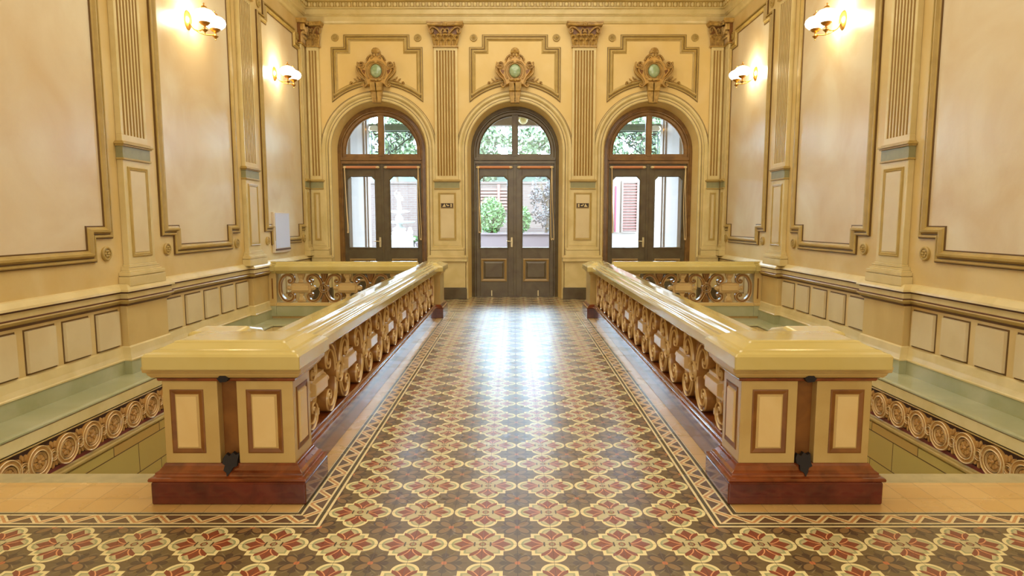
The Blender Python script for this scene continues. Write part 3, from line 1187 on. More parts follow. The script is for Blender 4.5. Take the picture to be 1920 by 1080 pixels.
def place_rosette(loc, rz, label, group):
    global first
    o = proto if first else proto.copy()
    if not first:
        COL.objects.link(o)
    first = False
    o.location = loc
    o.rotation_euler = (0, 0, rz)
    tag(o, label, 'rosette', group)


for s in (-1, 1):
    side = 'left' if s < 0 else 'right'
    rz = PI / 2 if s < 0 else -PI / 2
    names = ['near', 'middle', 'far']
    for bi, (y0, y1) in enumerate(BAYS[1:]):
        for yy, e in ((y0 + 0.12, 'nearer'), (y1 - 0.12, 'farther')):
            if bi == 0 and e == 'nearer':
                continue
            place_rosette((s * (WX - 0.001), yy, 1.46), rz, 'round flower rosette at the %s foot of the %s panel on the %s wall' % (e, names[bi], side), 'rosettes on the side walls')
            if bi == 2:
                place_rosette((s * (WX - 0.001), yy, 5.98), rz, 'round flower rosette at the %s top corner of the %s panel on the %s wall' % (e, names[bi], side), 'rosettes on the side walls')
for c0, dn in zip(DOORS, ('left', 'centre', 'right')):
    for sg, e in ((-1, 'left'), (1, 'right')):
        place_rosette((c0 + sg * 0.955, YB - 0.001, 6.06), 0, 'small round rosette at upper %s above the %s door' % (e, dn), 'rosettes above the doors')


# ------------------------------------------------------------------ cartouches over the doors
def cartouche(loc, label):
    r = empty('cartouche', loc)
    tag(r, label, 'cartouche', 'cartouches over the doors')
    # keystone corbel (local z 0 .. 0.42), shield centre z 0.68, shell z 1.1
    b = MB()
    for sg in (-1, 1):
        x0, x1 = (0.008, 0.10) if sg > 0 else (-0.10, -0.008)
        xt0, xt1 = (0.008, 0.135) if sg > 0 else (-0.135, -0.008)
        vs = [(x0, 0, 0.0), (x1, 0, 0.0), (x1, -0.12, 0.0), (x0, -0.12, 0.0), (xt0, 0, 0.22), (xt1, 0, 0.22), (xt1, -0.15, 0.22), (xt0, -0.15, 0.22),
              (xt0, 0, 0.24), (xt1, 0, 0.24), (xt1, -0.19, 0.24), (xt0, -0.19, 0.24), (xt0, 0, 0.42), (xt1 + sg * 0.02, 0, 0.42), (xt1 + sg * 0.02, -0.23, 0.42), (xt0, -0.23, 0.42)]
        fs = [(0, 1, 2, 3), (12, 15, 14, 13)]
        for k in (0, 4, 8):
            fs += [(k + i, k + (i + 1) % 4, k + 4 + (i + 1) % 4, k + 4 + i) for i in range(4)]
        b.add(vs, fs)
    b.box(-0.105, 0.105, -0.135, 0, -0.02, 0.0)
    b.build('keystone', 'gilt', r, bevel=0.008)
    # shield body
    half = [(0.0, 0.40), (0.12, 0.40), (0.20, 0.36), (0.25, 0.42), (0.26, 0.52), (0.33, 0.62), (0.39, 0.72), (0.40, 0.82), (0.34, 0.88), (0.25, 0.87), (0.20, 0.93), (0.16, 1.02), (0.07, 1.05), (0.0, 1.05)]
    poly = half + [(-x, z) for x, z in half[::-1][1:-1]]
    poly = smooth_path(poly + [poly[0]], 3)[:-1]
    b = MB()
    b.prism(poly, 0, -0.12, inset=0.025)
    shd = b.build('shield', 'shieldgold', r, smooth=True)
    b = MB()
    for sg in (-1, 1):
        sp = spiral(sg * 0.335, 0.83, 0.012, 0.095, PI if sg > 0 else 0, 1.6 * sg, 26)
        b.ribbon(sp, [0.02 + 0.022 * i / 26 for i in range(27)], -0.10, -0.17)
        sp = smooth_path([(sg * 0.43, 0.80), (sg * 0.42, 0.68), (sg * 0.33, 0.57), (sg * 0.25, 0.50), (sg * 0.22, 0.40), (sg * 0.27, 0.345), (sg * 0.31, 0.38), (sg * 0.28, 0.41)], 5)
        b.ribbon(sp, 0.045, -0.06, -0.16)
        sp = smooth_path([(sg * 0.17, 0.52), (sg * 0.215, 0.64), (sg * 0.21, 0.78), (sg * 0.13, 0.88), (sg * 0.03, 0.90)], 5)
        b.ribbon(sp, 0.035, -0.10, -0.165)
        sp = smooth_path([(sg * 0.22, 0.93), (sg * 0.18, 1.0), (sg * 0.12, 1.04), (sg * 0.08, 0.99), (sg * 0.12, 0.965)], 4)
        b.ribbon(sp, 0.03, -0.08, -0.15)
        # bow under the glass
        b.sphere((sg * 0.075, -0.16, 0.49), 0.05, 10, 1.3, 0.5, 0.7)
    b.sphere((0, -0.165, 0.475), 0.032, 8)
    b.build('scroll', 'gilt', r, smooth=True, rim='giltlight')
    b = MB()
    for sg in (-1, 1):
        poly = [(sg * 0.245, 0.70), (sg * 0.32, 0.73), (sg * 0.33, 0.69), (sg * 0.27, 0.61)]
        b.prism(poly, -0.118, -0.124)
    b.build('recess', 'brownpaint', shd)
    b = MB()
    b.sphere((0, -0.12, 0.69), 0.135, 20, 1, 0.5, 1.12)
    b.build('glass_boss', 'jewel', shd, smooth=True)
    b = MB()
    b.ribbon([(0.155 * math.cos(t * PI / 18), 0.69 + 0.172 * math.sin(t * PI / 18)) for t in range(36)], 0.03, -0.11, -0.155, closed=True)
    b.build('boss_ring', 'gilt', shd, smooth=True)
    # shell
    b = MB()
    for k in range(-4, 5):
        a = PI / 2 + k * 0.42
        b.tube([(0, -0.10, 1.09), (0.05 * math.cos(a), -0.135, 1.115 + 0.05 * math.sin(a)), (0.092 * math.cos(a), -0.12, 1.12 + 0.085 * math.sin(a))], [0.014, 0.02, 0.022], 6)
    b.lathe([(0.10, 0), (0.10, 0.09), (0.06, 0.11), (0.001, 0.11)], (0, 0, 1.12), 20, 'y')
    for sg in (-1, 1):
        b.sphere((sg * 0.035, -0.14, 1.04), 0.03, 8, 0.8, 0.7, 1.4)
        b.sphere((sg * 0.10, -0.12, 1.0), 0.03, 8, 1.2, 0.7, 0.8)
    b.build('shell', 'gilt', r, smooth=True)
    # side sprays over the arch
    for sg in (-1, 1):
        b = MB()
        sp = smooth_path([(sg * 0.28, 0.47), (sg * 0.40, 0.49), (sg * 0.50, 0.44), (sg * 0.57, 0.40), (sg * 0.62, 0.42), (sg * 0.61, 0.46), (sg * 0.575, 0.45)], 5)
        b.ribbon(sp, 0.032, 0, -0.05)
        for (px, pz, a) in ((0.36, 0.51, 0.6), (0.42, 0.52, 0.9), (0.36, 0.46, -0.4), (0.48, 0.49, 0.7), (0.45, 0.43, -0.3)):
            c_, s_ = math.cos(a), math.sin(a)
            pp = [(0, -0.01), (0.05, -0.02), (0.09, 0), (0.05, 0.02), (0, 0.01)]
            b.prism([(sg * (px + u * c_ - v * s_), pz + u * s_ + v * c_) for u, v in pp], 0, -0.04, inset=0.004)
        b.build('leaf_spray', 'gilt', r, smooth=True)
    return r


for c0, dn in zip(DOORS, ('left', 'centre', 'right')):
    cartouche((c0, YB - 0.005, 4.60), 'gilded cartouche with green glass boss above the %s door' % dn)

# ------------------------------------------------------------------ plaques on the middle pilasters
for xc, dn in ((-1.6, 'left'), (1.6, 'right')):
    r = empty('wall_plaque', (xc, YB - 0.088, 2.215))
    tag(r, 'small dark and gold plaque on the pilaster panel %s of the centre door' % dn, 'sign', 'plaques on the pilasters')
    b = MB()
    b.box(-0.15, 0.15, -0.008, 0, -0.065, 0.06)
    b.build('backing_plate', 'woodline', r, bevel=0.004)
    b = MB()
    b.box(-0.137, 0.137, -0.012, -0.006, -0.045, 0.052)
    b.build('dark_field', 'plaque', r, bevel=0.006)
    b = MB()
    m = -1 if dn == 'left' else 1
    def pb(x0, x1, z0, z1):
        x0, x1 = sorted((m * x0, m * x1))
        b.box(x0, x1, -0.0145, -0.011, z0, z1)
    pb(-0.112, -0.078, -0.034, 0.042)
    pb(-0.045, 0.0, -0.012, 0.014)
    pb(0.0, 0.02, 0.006, 0.04)
    b.prism([(m * 0.03, -0.03), (m * 0.115, -0.03), (m * 0.06, 0.046)], -0.011, -0.0145)
    b.build('gold_marks', 'cream', r)

# ------------------------------------------------------------------ notice board on the left wall
r = empty('notice_board', (-WX + 0.045, 13.12, 1.63), PI / 2)
tag(r, 'white sheet notice board hanging on the left wall near the back corner', 'notice board')
b = MB()
b.box(-0.44, 0.44, -0.012, 0.04, -0.42, 0.40)
b.build('backing_board', 'papershade', r, bevel=0.004)
b = MB()
b.box(-0.38, 0.40, -0.022, -0.012, -0.33, 0.385)
b.build('sheet', 'paper', r)
b = MB()
b.box(-0.40, 0.42, -0.03, -0.012, -0.375, -0.345)
b.build('dark_strip', 'darkline', r)  # dark brown strip along the lower edge of the sheet


# ------------------------------------------------------------------ wall lamps
def sconce(loc, rz, label):
    r = empty('wall_lamp', loc, rz)
    tag(r, label, 'lamp', 'two-globe wall lamps')
    b = MB()
    b.lathe([(0.105, 0), (0.105, 0.012), (0.085, 0.03), (0.05, 0.035), (0.035, 0.05), (0.001, 0.05)], (0, 0, 0), 24, 'y', sx=1, sy=1)
    for v in b.v:
        v.z *= 1.35
    b.build('back_plate', 'brass', r, smooth=True)
    for sg in (-1, 1):
        x = sg * 0.165
        b = MB()
        b.tube(smooth_path([(0, -0.03, -0.02), (sg * 0.03, -0.10, -0.13), (sg * 0.10, -0.22, -0.18), (x, -0.32, -0.16), (x, -0.335, -0.12)], 5), 0.009, 8)
        b.lathe([(0.001, -0.25), (0.010, -0.24), (0.006, -0.225), (0.03, -0.20), (0.045, -0.185), (0.02, -0.175), (0.012, -0.15), (0.018, -0.13), (0.05, -0.115), (0.075, -0.09), (0.08, -0.08), (0.001, -0.08)], (x, -0.335, 0), 16)
        arm = b.build('arm', 'brass', r, smooth=True)
        b = MB()
        b.lathe([(0.06, -0.085), (0.10, -0.07), (0.142, -0.03), (0.155, 0.01), (0.145, 0.05), (0.11, 0.085), (0.06, 0.105), (0.035, 0.115), (0.001, 0.115)], (x, -0.335, 0.0), 24)
        b.build('globe', 'opal', arm, smooth=True)
        b = MB()
        b.lathe([(0.04, 0.112), (0.045, 0.125), (0.035, 0.145), (0.012, 0.155), (0.008, 0.175), (0.014, 0.185), (0.001, 0.20)], (x, -0.335, 0), 14)
        b.build('finial', 'brass', arm, smooth=True)
    return r


for s in (-1, 1):
    side = 'left' if s < 0 else 'right'
    rz = PI / 2 if s < 0 else -PI / 2
    for y, e in ((9.74, 'middle panel of the %s wall, the larger in view'), (13.15, 'far panel of the %s wall near the back corner')):
        sconce((s * (WX - 0.002), y, 4.83), rz, 'lit twin-globe brass lamp on the ' + e % side)
        light('lamp_glow', 'POINT', (s * (WX - 0.20), y, 4.86), (0, 0, 0), 28, (1.0, 0.9, 0.62), 0.08)

# ------------------------------------------------------------------ balustrades
UW = 0.93


def screen_unit(parent, x, first_proto, end_l, end_r):
    """one carved repeat at local x; returns dict of protos"""
    P_ = first_proto
    def put(key, builder, m, loc=(x, 0, 0.545), smooth=True, bevel=0, rim=None):
        if key not in P_:
            o = builder().build(key.split(':')[0], m, parent, smooth=smooth, bevel=bevel, rim=rim)
            P_[key] = o
            if P_[key].parent is not parent:
                o.parent = parent
        else:
            o = P_[key].copy()
            COL.objects.link(o)
            o.parent = parent
        o.location = loc
        return o

    def block():
        b = MB()
        oct_ = [(-0.17, -0.10), (0.17, -0.10), (0.20, -0.07), (0.20, 0.07), (0.17, 0.10), (-0.17, 0.10), (-0.20, 0.07), (-0.20, -0.07)]
        b.prism(oct_, 0.0, -0.075, inset=0.01)
        b.frustum(-0.165, 0.165, -0.058, 0.058, -0.073, -0.115, 0.010, 0.010)
        for sg in (-1, 1):
            b.lathe([(0.05, 0.0), (0.05, 0.06), (0.04, 0.07), (0.001, 0.07)], (sg * 0.235, 0, 0), 16, 'y')
            b.sphere((sg * 0.235, -0.075, 0), 0.026, 10)
            # spools to rail and base
            b.prism([(-0.06, sg * 0.10), (0.06, sg * 0.10), (0.035, sg * 0.155), (0.075, sg * 0.235), (0.085, sg * 0.285), (-0.085, sg * 0.285), (-0.075, sg * 0.235), (-0.035, sg * 0.155)], -0.01, -0.055, inset=0.008)
            b.frustum(-0.05, 0.05, min(sg * 0.19, sg * 0.26), max(sg * 0.19, sg * 0.26), -0.053, -0.075, 0.01, 0.01)
        return b

    def cscroll(sg):
        def f():
            b = MB()
            pts = []
            half = [(0.205, 0.162), (0.232, 0.148), (0.222, 0.112), (0.178, 0.108), (0.142, 0.15), (0.152, 0.212), (0.205, 0.252), (0.275, 0.255), (0.340, 0.215), (0.388, 0.14), (0.408, 0.06)]
            pts = half + [(p[0], -p[1]) for p in half[::-1]]
            pts = smooth_path([(sg * p[0], p[1]) for p in pts], 4)
            n = len(pts)
            wd = []
            for i in range(n):
                t = i / (n - 1)
                e = min(t, 1 - t) * 2
                wd.append(0.026 + 0.030 * min(1, e * 2.2))
            b.ribbon(pts, wd, -0.02, -0.118)
            for q in (-1, 1):
                b.sphere((sg * 0.205, -0.085, q * 0.155), 0.024, 8)
            return b
        return f

    def knot():
        b = MB()
        b.ribbon(arc(0, 0, 0.072, 0, 350, 24), 0.04, -0.01, -0.135, closed=True)
        b.sphere((0, -0.05, 0), 0.026, 8, 1, 1.4, 1)
        for sg in (-1, 1):
            # tendrils tying ring to scrolls
            b.ribbon(smooth_path([(-0.075, sg * 0.10), (-0.03, sg * 0.085), (0.03, sg * 0.085), (0.075, sg * 0.10)], 4), 0.03, -0.02, -0.09)
            # palmette
            b.prism([(-0.02, sg * 0.115), (0.02, sg * 0.115), (0.055, sg * 0.20), (0.075, sg * 0.285), (-0.075, sg * 0.285), (-0.055, sg * 0.20)], -0.01, -0.06, inset=0.006)
            for k in (-1, 0, 1):
                b.tube([(0.01 * k, -0.065, sg * 0.125), (0.03 * k, -0.08, sg * 0.19), (0.055 * k, -0.07, sg * 0.265)], [0.008, 0.014, 0.008], 6)
        return b

    put('carved_block', block, 'carvelight', smooth=False, bevel=0.004)
    put('scroll:R', cscroll(1), 'carve', rim='carvelight')
    put('scroll:L', cscroll(-1), 'carve', rim='carvelight')
    if not end_r:
        put('knot', knot, 'carve', rim='carvelight', loc=(x + UW / 2, 0, 0.545))


PROTO = {}


def balustrade(loc, rz, length, n, label, marble=True):
    """local x along, front face -y; wall centre at y=0"""
    r = empty('balustrade', loc, rz)
    tag(r, label, 'balustrade')
    L = length
    # skirting (marble) and base moulding on the front
    b = MB()
    b.box(0, L, -0.165, 0.165, 0.0, 0.20)
    b.build('skirting', 'marble' if marble else 'green', r, bevel=0.004)
    b = MB()
    prof = [(0.165, 0.20), (0.175, 0.205), (0.172, 0.222), (0.150, 0.226), (0.150, 0.232), (0.148, 0.246), (0.128, 0.252), (0.122, 0.262)]
    for sgn in (1, -1):
        vs = []
        for xx in (0, L):
            for (d, z) in prof:
                vs.append((xx, -sgn * d, z))
        k = len(prof)
        b.add(vs, [(i, i + 1, k + i + 1, k + i) for i in range(k - 1)])
    b.box(0, L, -0.122, 0.122, 0.235, 0.262)
    b.build('base_moulding', 'marblemould' if marble else 'dado', r, recalc=False)
    # moulded handrail
    b = MB()
    prof = [(0.105, 0.83), (0.12, 0.835), (0.125, 0.85), (0.165, 0.862), (0.175, 0.88), (0.205, 0.885), (0.215, 0.90), (0.215, 0.965), (0.205, 0.99),
            (0.17, 0.992), (0.155, 1.0), (0.15, 1.018), (0.115, 1.022), (0.105, 1.045), (0.085, 1.05), (0.08, 1.062), (0.0, 1.066)]
    full = prof + [(-d, z) for d, z in prof[::-1][1:]]
    vs = []
    for xx in (0, L):
        for (d, z) in full:
            vs.append((xx, -d, z))
    k = len(full)
    fs = [(i, i + 1, k + i + 1, k + i) for i in range(k - 1)] + [(k - 1, 0, k, 2 * k - 1), tuple(range(k)), tuple(range(k, 2 * k))[::-1]]
    b.add(vs, fs)
    b.build('handrail', 'cap', r, bevel=0.004)
    u = L / n
    for i in range(n):
        x = u * (i + 0.5)
        screen_unit(r, x, PROTO, i == 0, i == n - 1)
    return r


BX = 1.665
YA0, YA1 = 4.43, 11.96
nU = 8
UW = (YA1 - YA0) / nU
for s in (-1, 1):
    side = 'left' if s < 0 else 'right'
    if s < 0:
        balustrade((-BX, YA0, 0), PI / 2, YA1 - YA0, nU, 'long carved balustrade along the left edge of the tiled walkway')
    else:
        balustrade((BX, YA1, 0), -PI / 2, YA1 - YA0, nU, 'long carved balustrade along the right edge of the tiled walkway')
RL = 2.74
for s in (-1, 1):
    side = 'left' if s < 0 else 'right'
    x0 = -4.66 if s < 0 else 1.92
    UW = RL / 3
    balustrade((x0, 12.32, 0), 0, RL, 3, 'short carved balustrade across the far end of the %s stairwell' % side, False)
    # end pier against the wall
    r = empty('end_pier', (s * 4.735, 12.32, 0))
    tag(r, 'narrow cream pier ending the far balustrade against the %s wall' % side, 'pier')
    b = MB()
    b.box(-0.072, 0.072, -0.14, 0.14, 0.26, 0.84)
    b.build('shaft', 'dado', r, bevel=0.004)
    b = MB()
    b.box(-0.072, 0.072, -0.165, 0.14, 0.0, 0.2)
    b.build('plinth', 'green', r, bevel=0.004)
    b = MB()
    b.box(-0.072, 0.072, -0.17, 0.14, 0.2, 0.26)
    b.build('base_moulding', 'dado', r, bevel=0.012)
    b = MB()
    b.box(-0.012, 0.012, -0.146, -0.139, 0.34, 0.74)
    b.build('recess', 'brownpaint', r)
    b = MB()
    for (h, d, z0, z1) in ((0.072, 0.16, 0.84, 0.885), (0.072, 0.215, 0.885, 0.99), (0.072, 0.15, 0.99, 1.02), (0.072, 0.085, 1.02, 1.062)):
        b.box(-h, h, -d, d, z0, z1)
    b.build('cap', 'cap', r, bevel=0.006)


# ------------------------------------------------------------------ pedestals
def cap_solid(b, x0, x1, y0, y1, z=0.915):
    """chamfered glossy cap"""
    lv = [(0.0, z), (0.0, z + 0.085), (0.012, z + 0.10), (0.04, z + 0.108), (0.05, z + 0.118), (0.075, z + 0.122), (0.13, z + 0.150), (0.14, z + 0.162), (0.16, z + 0.165)]
    vs, fs = [], []
    for (i, zz) in lv:
        vs += [(x0 + i, y0 + i, zz), (x1 - i, y0 + i, zz), (x1 - i, y1 - i, zz), (x0 + i, y1 - i, zz)]
    for k in range(len(lv) - 1):
        fs += [(4 * k + i, 4 * k + (i + 1) % 4, 4 * k + 4 + (i + 1) % 4, 4 * k + 4 + i) for i in range(4)]
    k = len(lv) - 1
    fs += [(0, 3, 2, 1), (4 * k, 4 * k + 1, 4 * k + 2, 4 * k + 3)]
    b.add(vs, fs)


def ring(b, x0, x1, y0, y1, prof):
    vs, fs = [], []
    for (i, z) in prof:
        vs += [(x0 - i, y0 - i, z), (x1 + i, y0 - i, z), (x1 + i, y1 + i, z), (x0 - i, y1 + i, z)]
    for k in range(len(prof) - 1):
        fs += [(4 * k + i, 4 * k + (i + 1) % 4, 4 * k + 4 + (i + 1) % 4, 4 * k + 4 + i) for i in range(4)]
    k = len(prof) - 1
    fs += [(0, 3, 2, 1), (4 * k, 4 * k + 1, 4 * k + 2, 4 * k + 3)]
    b.add(vs, fs)


for s in (-1, 1):
    side = 'left' if s < 0 else 'right'
    r = empty('pedestal', (s * 1.87, 4.18, 0))
    tag(r, 'big double cream pedestal with red marble foot, near end of %s balustrade' % side, 'pedestal')
    def sx(a, b_):      # outer positive
        return sorted((s * (a - 1.87), s * (b_ - 1.87)))
    Y = 4.18
    b = MB()
    x0, x1 = sx(1.378, 2.388)
    b.box(x0, x1, 3.93 - Y, 4.43 - Y, 0, 0.150)
    b.build('marble_foot', 'marble', r, bevel=0.012, seg=3)
    b = MB()
    x0, x1 = sx(1.46, 2.33)
    ring(b, x0, x1, 4.02 - Y, 4.36 - Y, [(0.078, 0.148), (0.082, 0.158), (0.078, 0.172), (0.055, 0.178), (0.048, 0.190), (0.05, 0.198), (0.03, 0.21), (0.012, 0.235), (0.004, 0.25)])
    b.build('marble_moulding', 'marblemould', r, bevel=0.003)
    # two piers and the recess between them
    FR = [(0, 0), (0, 0.004), (0.008, 0.006), (0.036, -0.001), (0.044, 0.002)]
    for k, (a, c, pa, pb_) in enumerate(((1.47, 1.84, 1.545, 1.777), (1.965, 2.325, 2.057, 2.276))):
        b = MB()
        x0, x1 = sx(a, c)
        b.box(x0, x1, 4.02 - Y, 4.36 - Y, 0.248, 0.82)
        pier = b.build('pier', 'pier', r, bevel=0.005)
        T = Matrix.Translation((0, 4.02 - Y, 0))
        x0, x1 = sx(pa, pb_)
        todo = [(T, x0, x1)]
        if k == 0:
            Ts = Matrix.Translation((s * (1.47 - 1.87), 0, 0)) @ Matrix.Rotation(PI / 2 if s < 0 else -PI / 2, 4, 'Z')
            ya, yb = (-0.10, 0.12) if s < 0 else (-0.12, 0.10)
            todo.append((Ts, ya, yb))
        for (T_, x0, x1) in todo:
            b = MB(T_)
            b.sweep([(x0, 0.318), (x1, 0.318), (x1, 0.748), (x0, 0.748)], FR, closed=True)
            b.build('panel_frame', 'brownpaint', pier)
            b = MB(T_)
            b.frustum(x0 + 0.038, x1 - 0.038, 0.356, 0.710, 0.0, -0.012, 0.006, 0.006)
            b.build('panel', 'pierpanel', pier)
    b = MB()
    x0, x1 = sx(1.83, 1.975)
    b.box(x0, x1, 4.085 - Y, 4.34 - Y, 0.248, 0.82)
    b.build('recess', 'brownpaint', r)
    b = MB()
    x0, x1 = sx(1.45, 2.335)
    ring(b, x0, x1, 4.0 - Y, 4.38 - Y, [(0.0, 0.81), (0.006, 0.818), (0.006, 0.828), (0.02, 0.834)])
    b.build('neck_line', 'marblemould', r)
    b = MB()
    ring(b, x0, x1, 4.0 - Y, 4.38 - Y, [(0.0, 0.833), (0.03, 0.84), (0.045, 0.858), (0.05, 0.875), (0.065, 0.88), (0.07, 0.917)])
    b.build('neck_moulding', 'pier', r, bevel=0.003)
    b = MB()
    x0, x1 = sx(1.363, 2.352)
    cap_solid(b, x0, x1, 3.85 - Y, 4.50 - Y)
    b.build('cap', 'cap', r, bevel=0.010, seg=3)
    # return block of the cap over the stair rail behind
    b = MB()
    x0, x1 = sx(1.98, 2.352)
    pr = [(4.40 - Y, 1.0), (4.40 - Y, 1.06), (4.62 - Y, 1.07), (4.86 - Y, 1.02), (4.95 - Y, 0.97), (4.95 - Y, 0.90), (4.40 - Y, 0.915)]
    n = len(pr)
    vs = [(x0, y, z) for y, z in pr] + [(x1, y, z) for y, z in pr]
    b.add(vs, [tuple(range(n)), tuple(range(n, 2 * n))[::-1]] + [(i, (i + 1) % n, n + (i + 1) % n, n + i) for i in range(n)])
    b.build('cap_return', 'cap', r, bevel=0.04, seg=3)
    b = MB()
    x0, x1 = sx(2.03, 2.30)
    b.box(x0, x1, 4.36 - Y, 4.88 - Y, 0.0, 0.905)
    b.build('return_pier', 'pier', r, bevel=0.005)
    # broken plaster marks
    b = MB()
    x0 = s * (1.895 - 1.87)
    yf = 3.985 - Y
    poly = [(-0.05, 0.285), (-0.035, 0.31), (-0.012, 0.298), (0.008, 0.318), (0.03, 0.304), (0.052, 0.312), (0.046, 0.272), (0.05, 0.24), (0.026, 0.232), (0.014, 0.205), (-0.004, 0.182), (-0.014, 0.205), (-0.034, 0.215), (-0.03, 0.245), (-0.05, 0.255)]
    n = len(poly)
    vs = []
    for e in (0.0, 0.03):
        for (px, pz) in poly:
            yy = 3.955 + (pz - 0.182) / 0.136 * 0.075 + e - Y
            vs.append((x0 + px, yy, pz))
    b.add(vs, [tuple(range(n)), tuple(range(n, 2 * n))[::-1]] + [(i, (i + 1) % n, n + (i + 1) % n, n + i) for i in range(n)])
    b.build('broken_spot', 'soot', r)
    b = MB()
    b.prism([(x0 - 0.04, 0.835), (x0 - 0.01, 0.865), (x0, 0.90), (x0 + 0.008, 0.865), (x0 + 0.035, 0.835), (x0 + 0.02, 0.815), (x0 - 0.02, 0.81)], yf + 0.09, yf - 0.058 + 0.03)
    b.build('broken_spot', 'soot', r)

    # rear corner pedestal
    r = empty('pedestal', (s * 1.665, 12.32, 0))
    tag(r, 'small cream corner pedestal at the far end of the %s balustrade' % side, 'pedestal')
    def sx(a, b_):
        return sorted((s * (a - 1.665), s * (b_ - 1.665)))
    b = MB()
    x0, x1 = sx(1.375, 1.955)
    b.box(x0, x1, 11.88 - 12.32, 0.40, 0, 0.19)
    b.build('marble_foot', 'marble', r, bevel=0.008)
    b = MB()
    x0, x1 = sx(1.44, 1.88)
    ring(b, x0, x1, -0.35, 0.33, [(0.06, 0.188), (0.062, 0.2), (0.04, 0.21), (0.035, 0.23), (0.01, 0.255)])
    b.build('marble_moulding', 'marblemould', r, bevel=0.003)
    b = MB()
    b.box(x0, x1, -0.35, 0.33, 0.25, 0.84)
    b.build('pier', 'pier', r, bevel=0.005)
    b = MB()
    ring(b, x0, x1, -0.35, 0.33, [(0.0, 0.82), (0.02, 0.835), (0.03, 0.87), (0.05, 0.90)])
    b.build('neck_moulding', 'pier', r)
    b = MB()
    x0, x1 = sx(1.365, 1.93)
    cap_solid(b, x0, x1, -0.47, 0.42, 0.895)
    b.build('cap', 'cap', r, bevel=0.006)

# ------------------------------------------------------------------ doors
def leaf_mesh(x0, x1):
    """door leaf with pane opening, local to the door; y=0 is its front"""
    b = MB()
    z1 = 3.23
    px0, px1 = x0 + 0.165, x1 - 0.09
    if x0 < 0:
        px0, px1 = x0 + 0.09, x1 - 0.165
    pz0, pz1 = 1.20, 2.93
    b.box(x0, px0, 0, 0.06, 0.0, z1)
    b.box(px1, x1, 0, 0.06, 0.0, z1)
    b.box(px0, px1, 0, 0.06, 0.0, pz0)
    b.box(px0, px1, 0, 0.06, pz1, z1)
    c = 0.085
    for (xx, sg) in ((px0, 1), (px1, -1)):
        b.prism([(xx, pz1), (xx + sg * c, pz1), (xx, pz1 - c)], 0.06, 0.0)
    return b, (px0, px1, pz0, pz1, c)


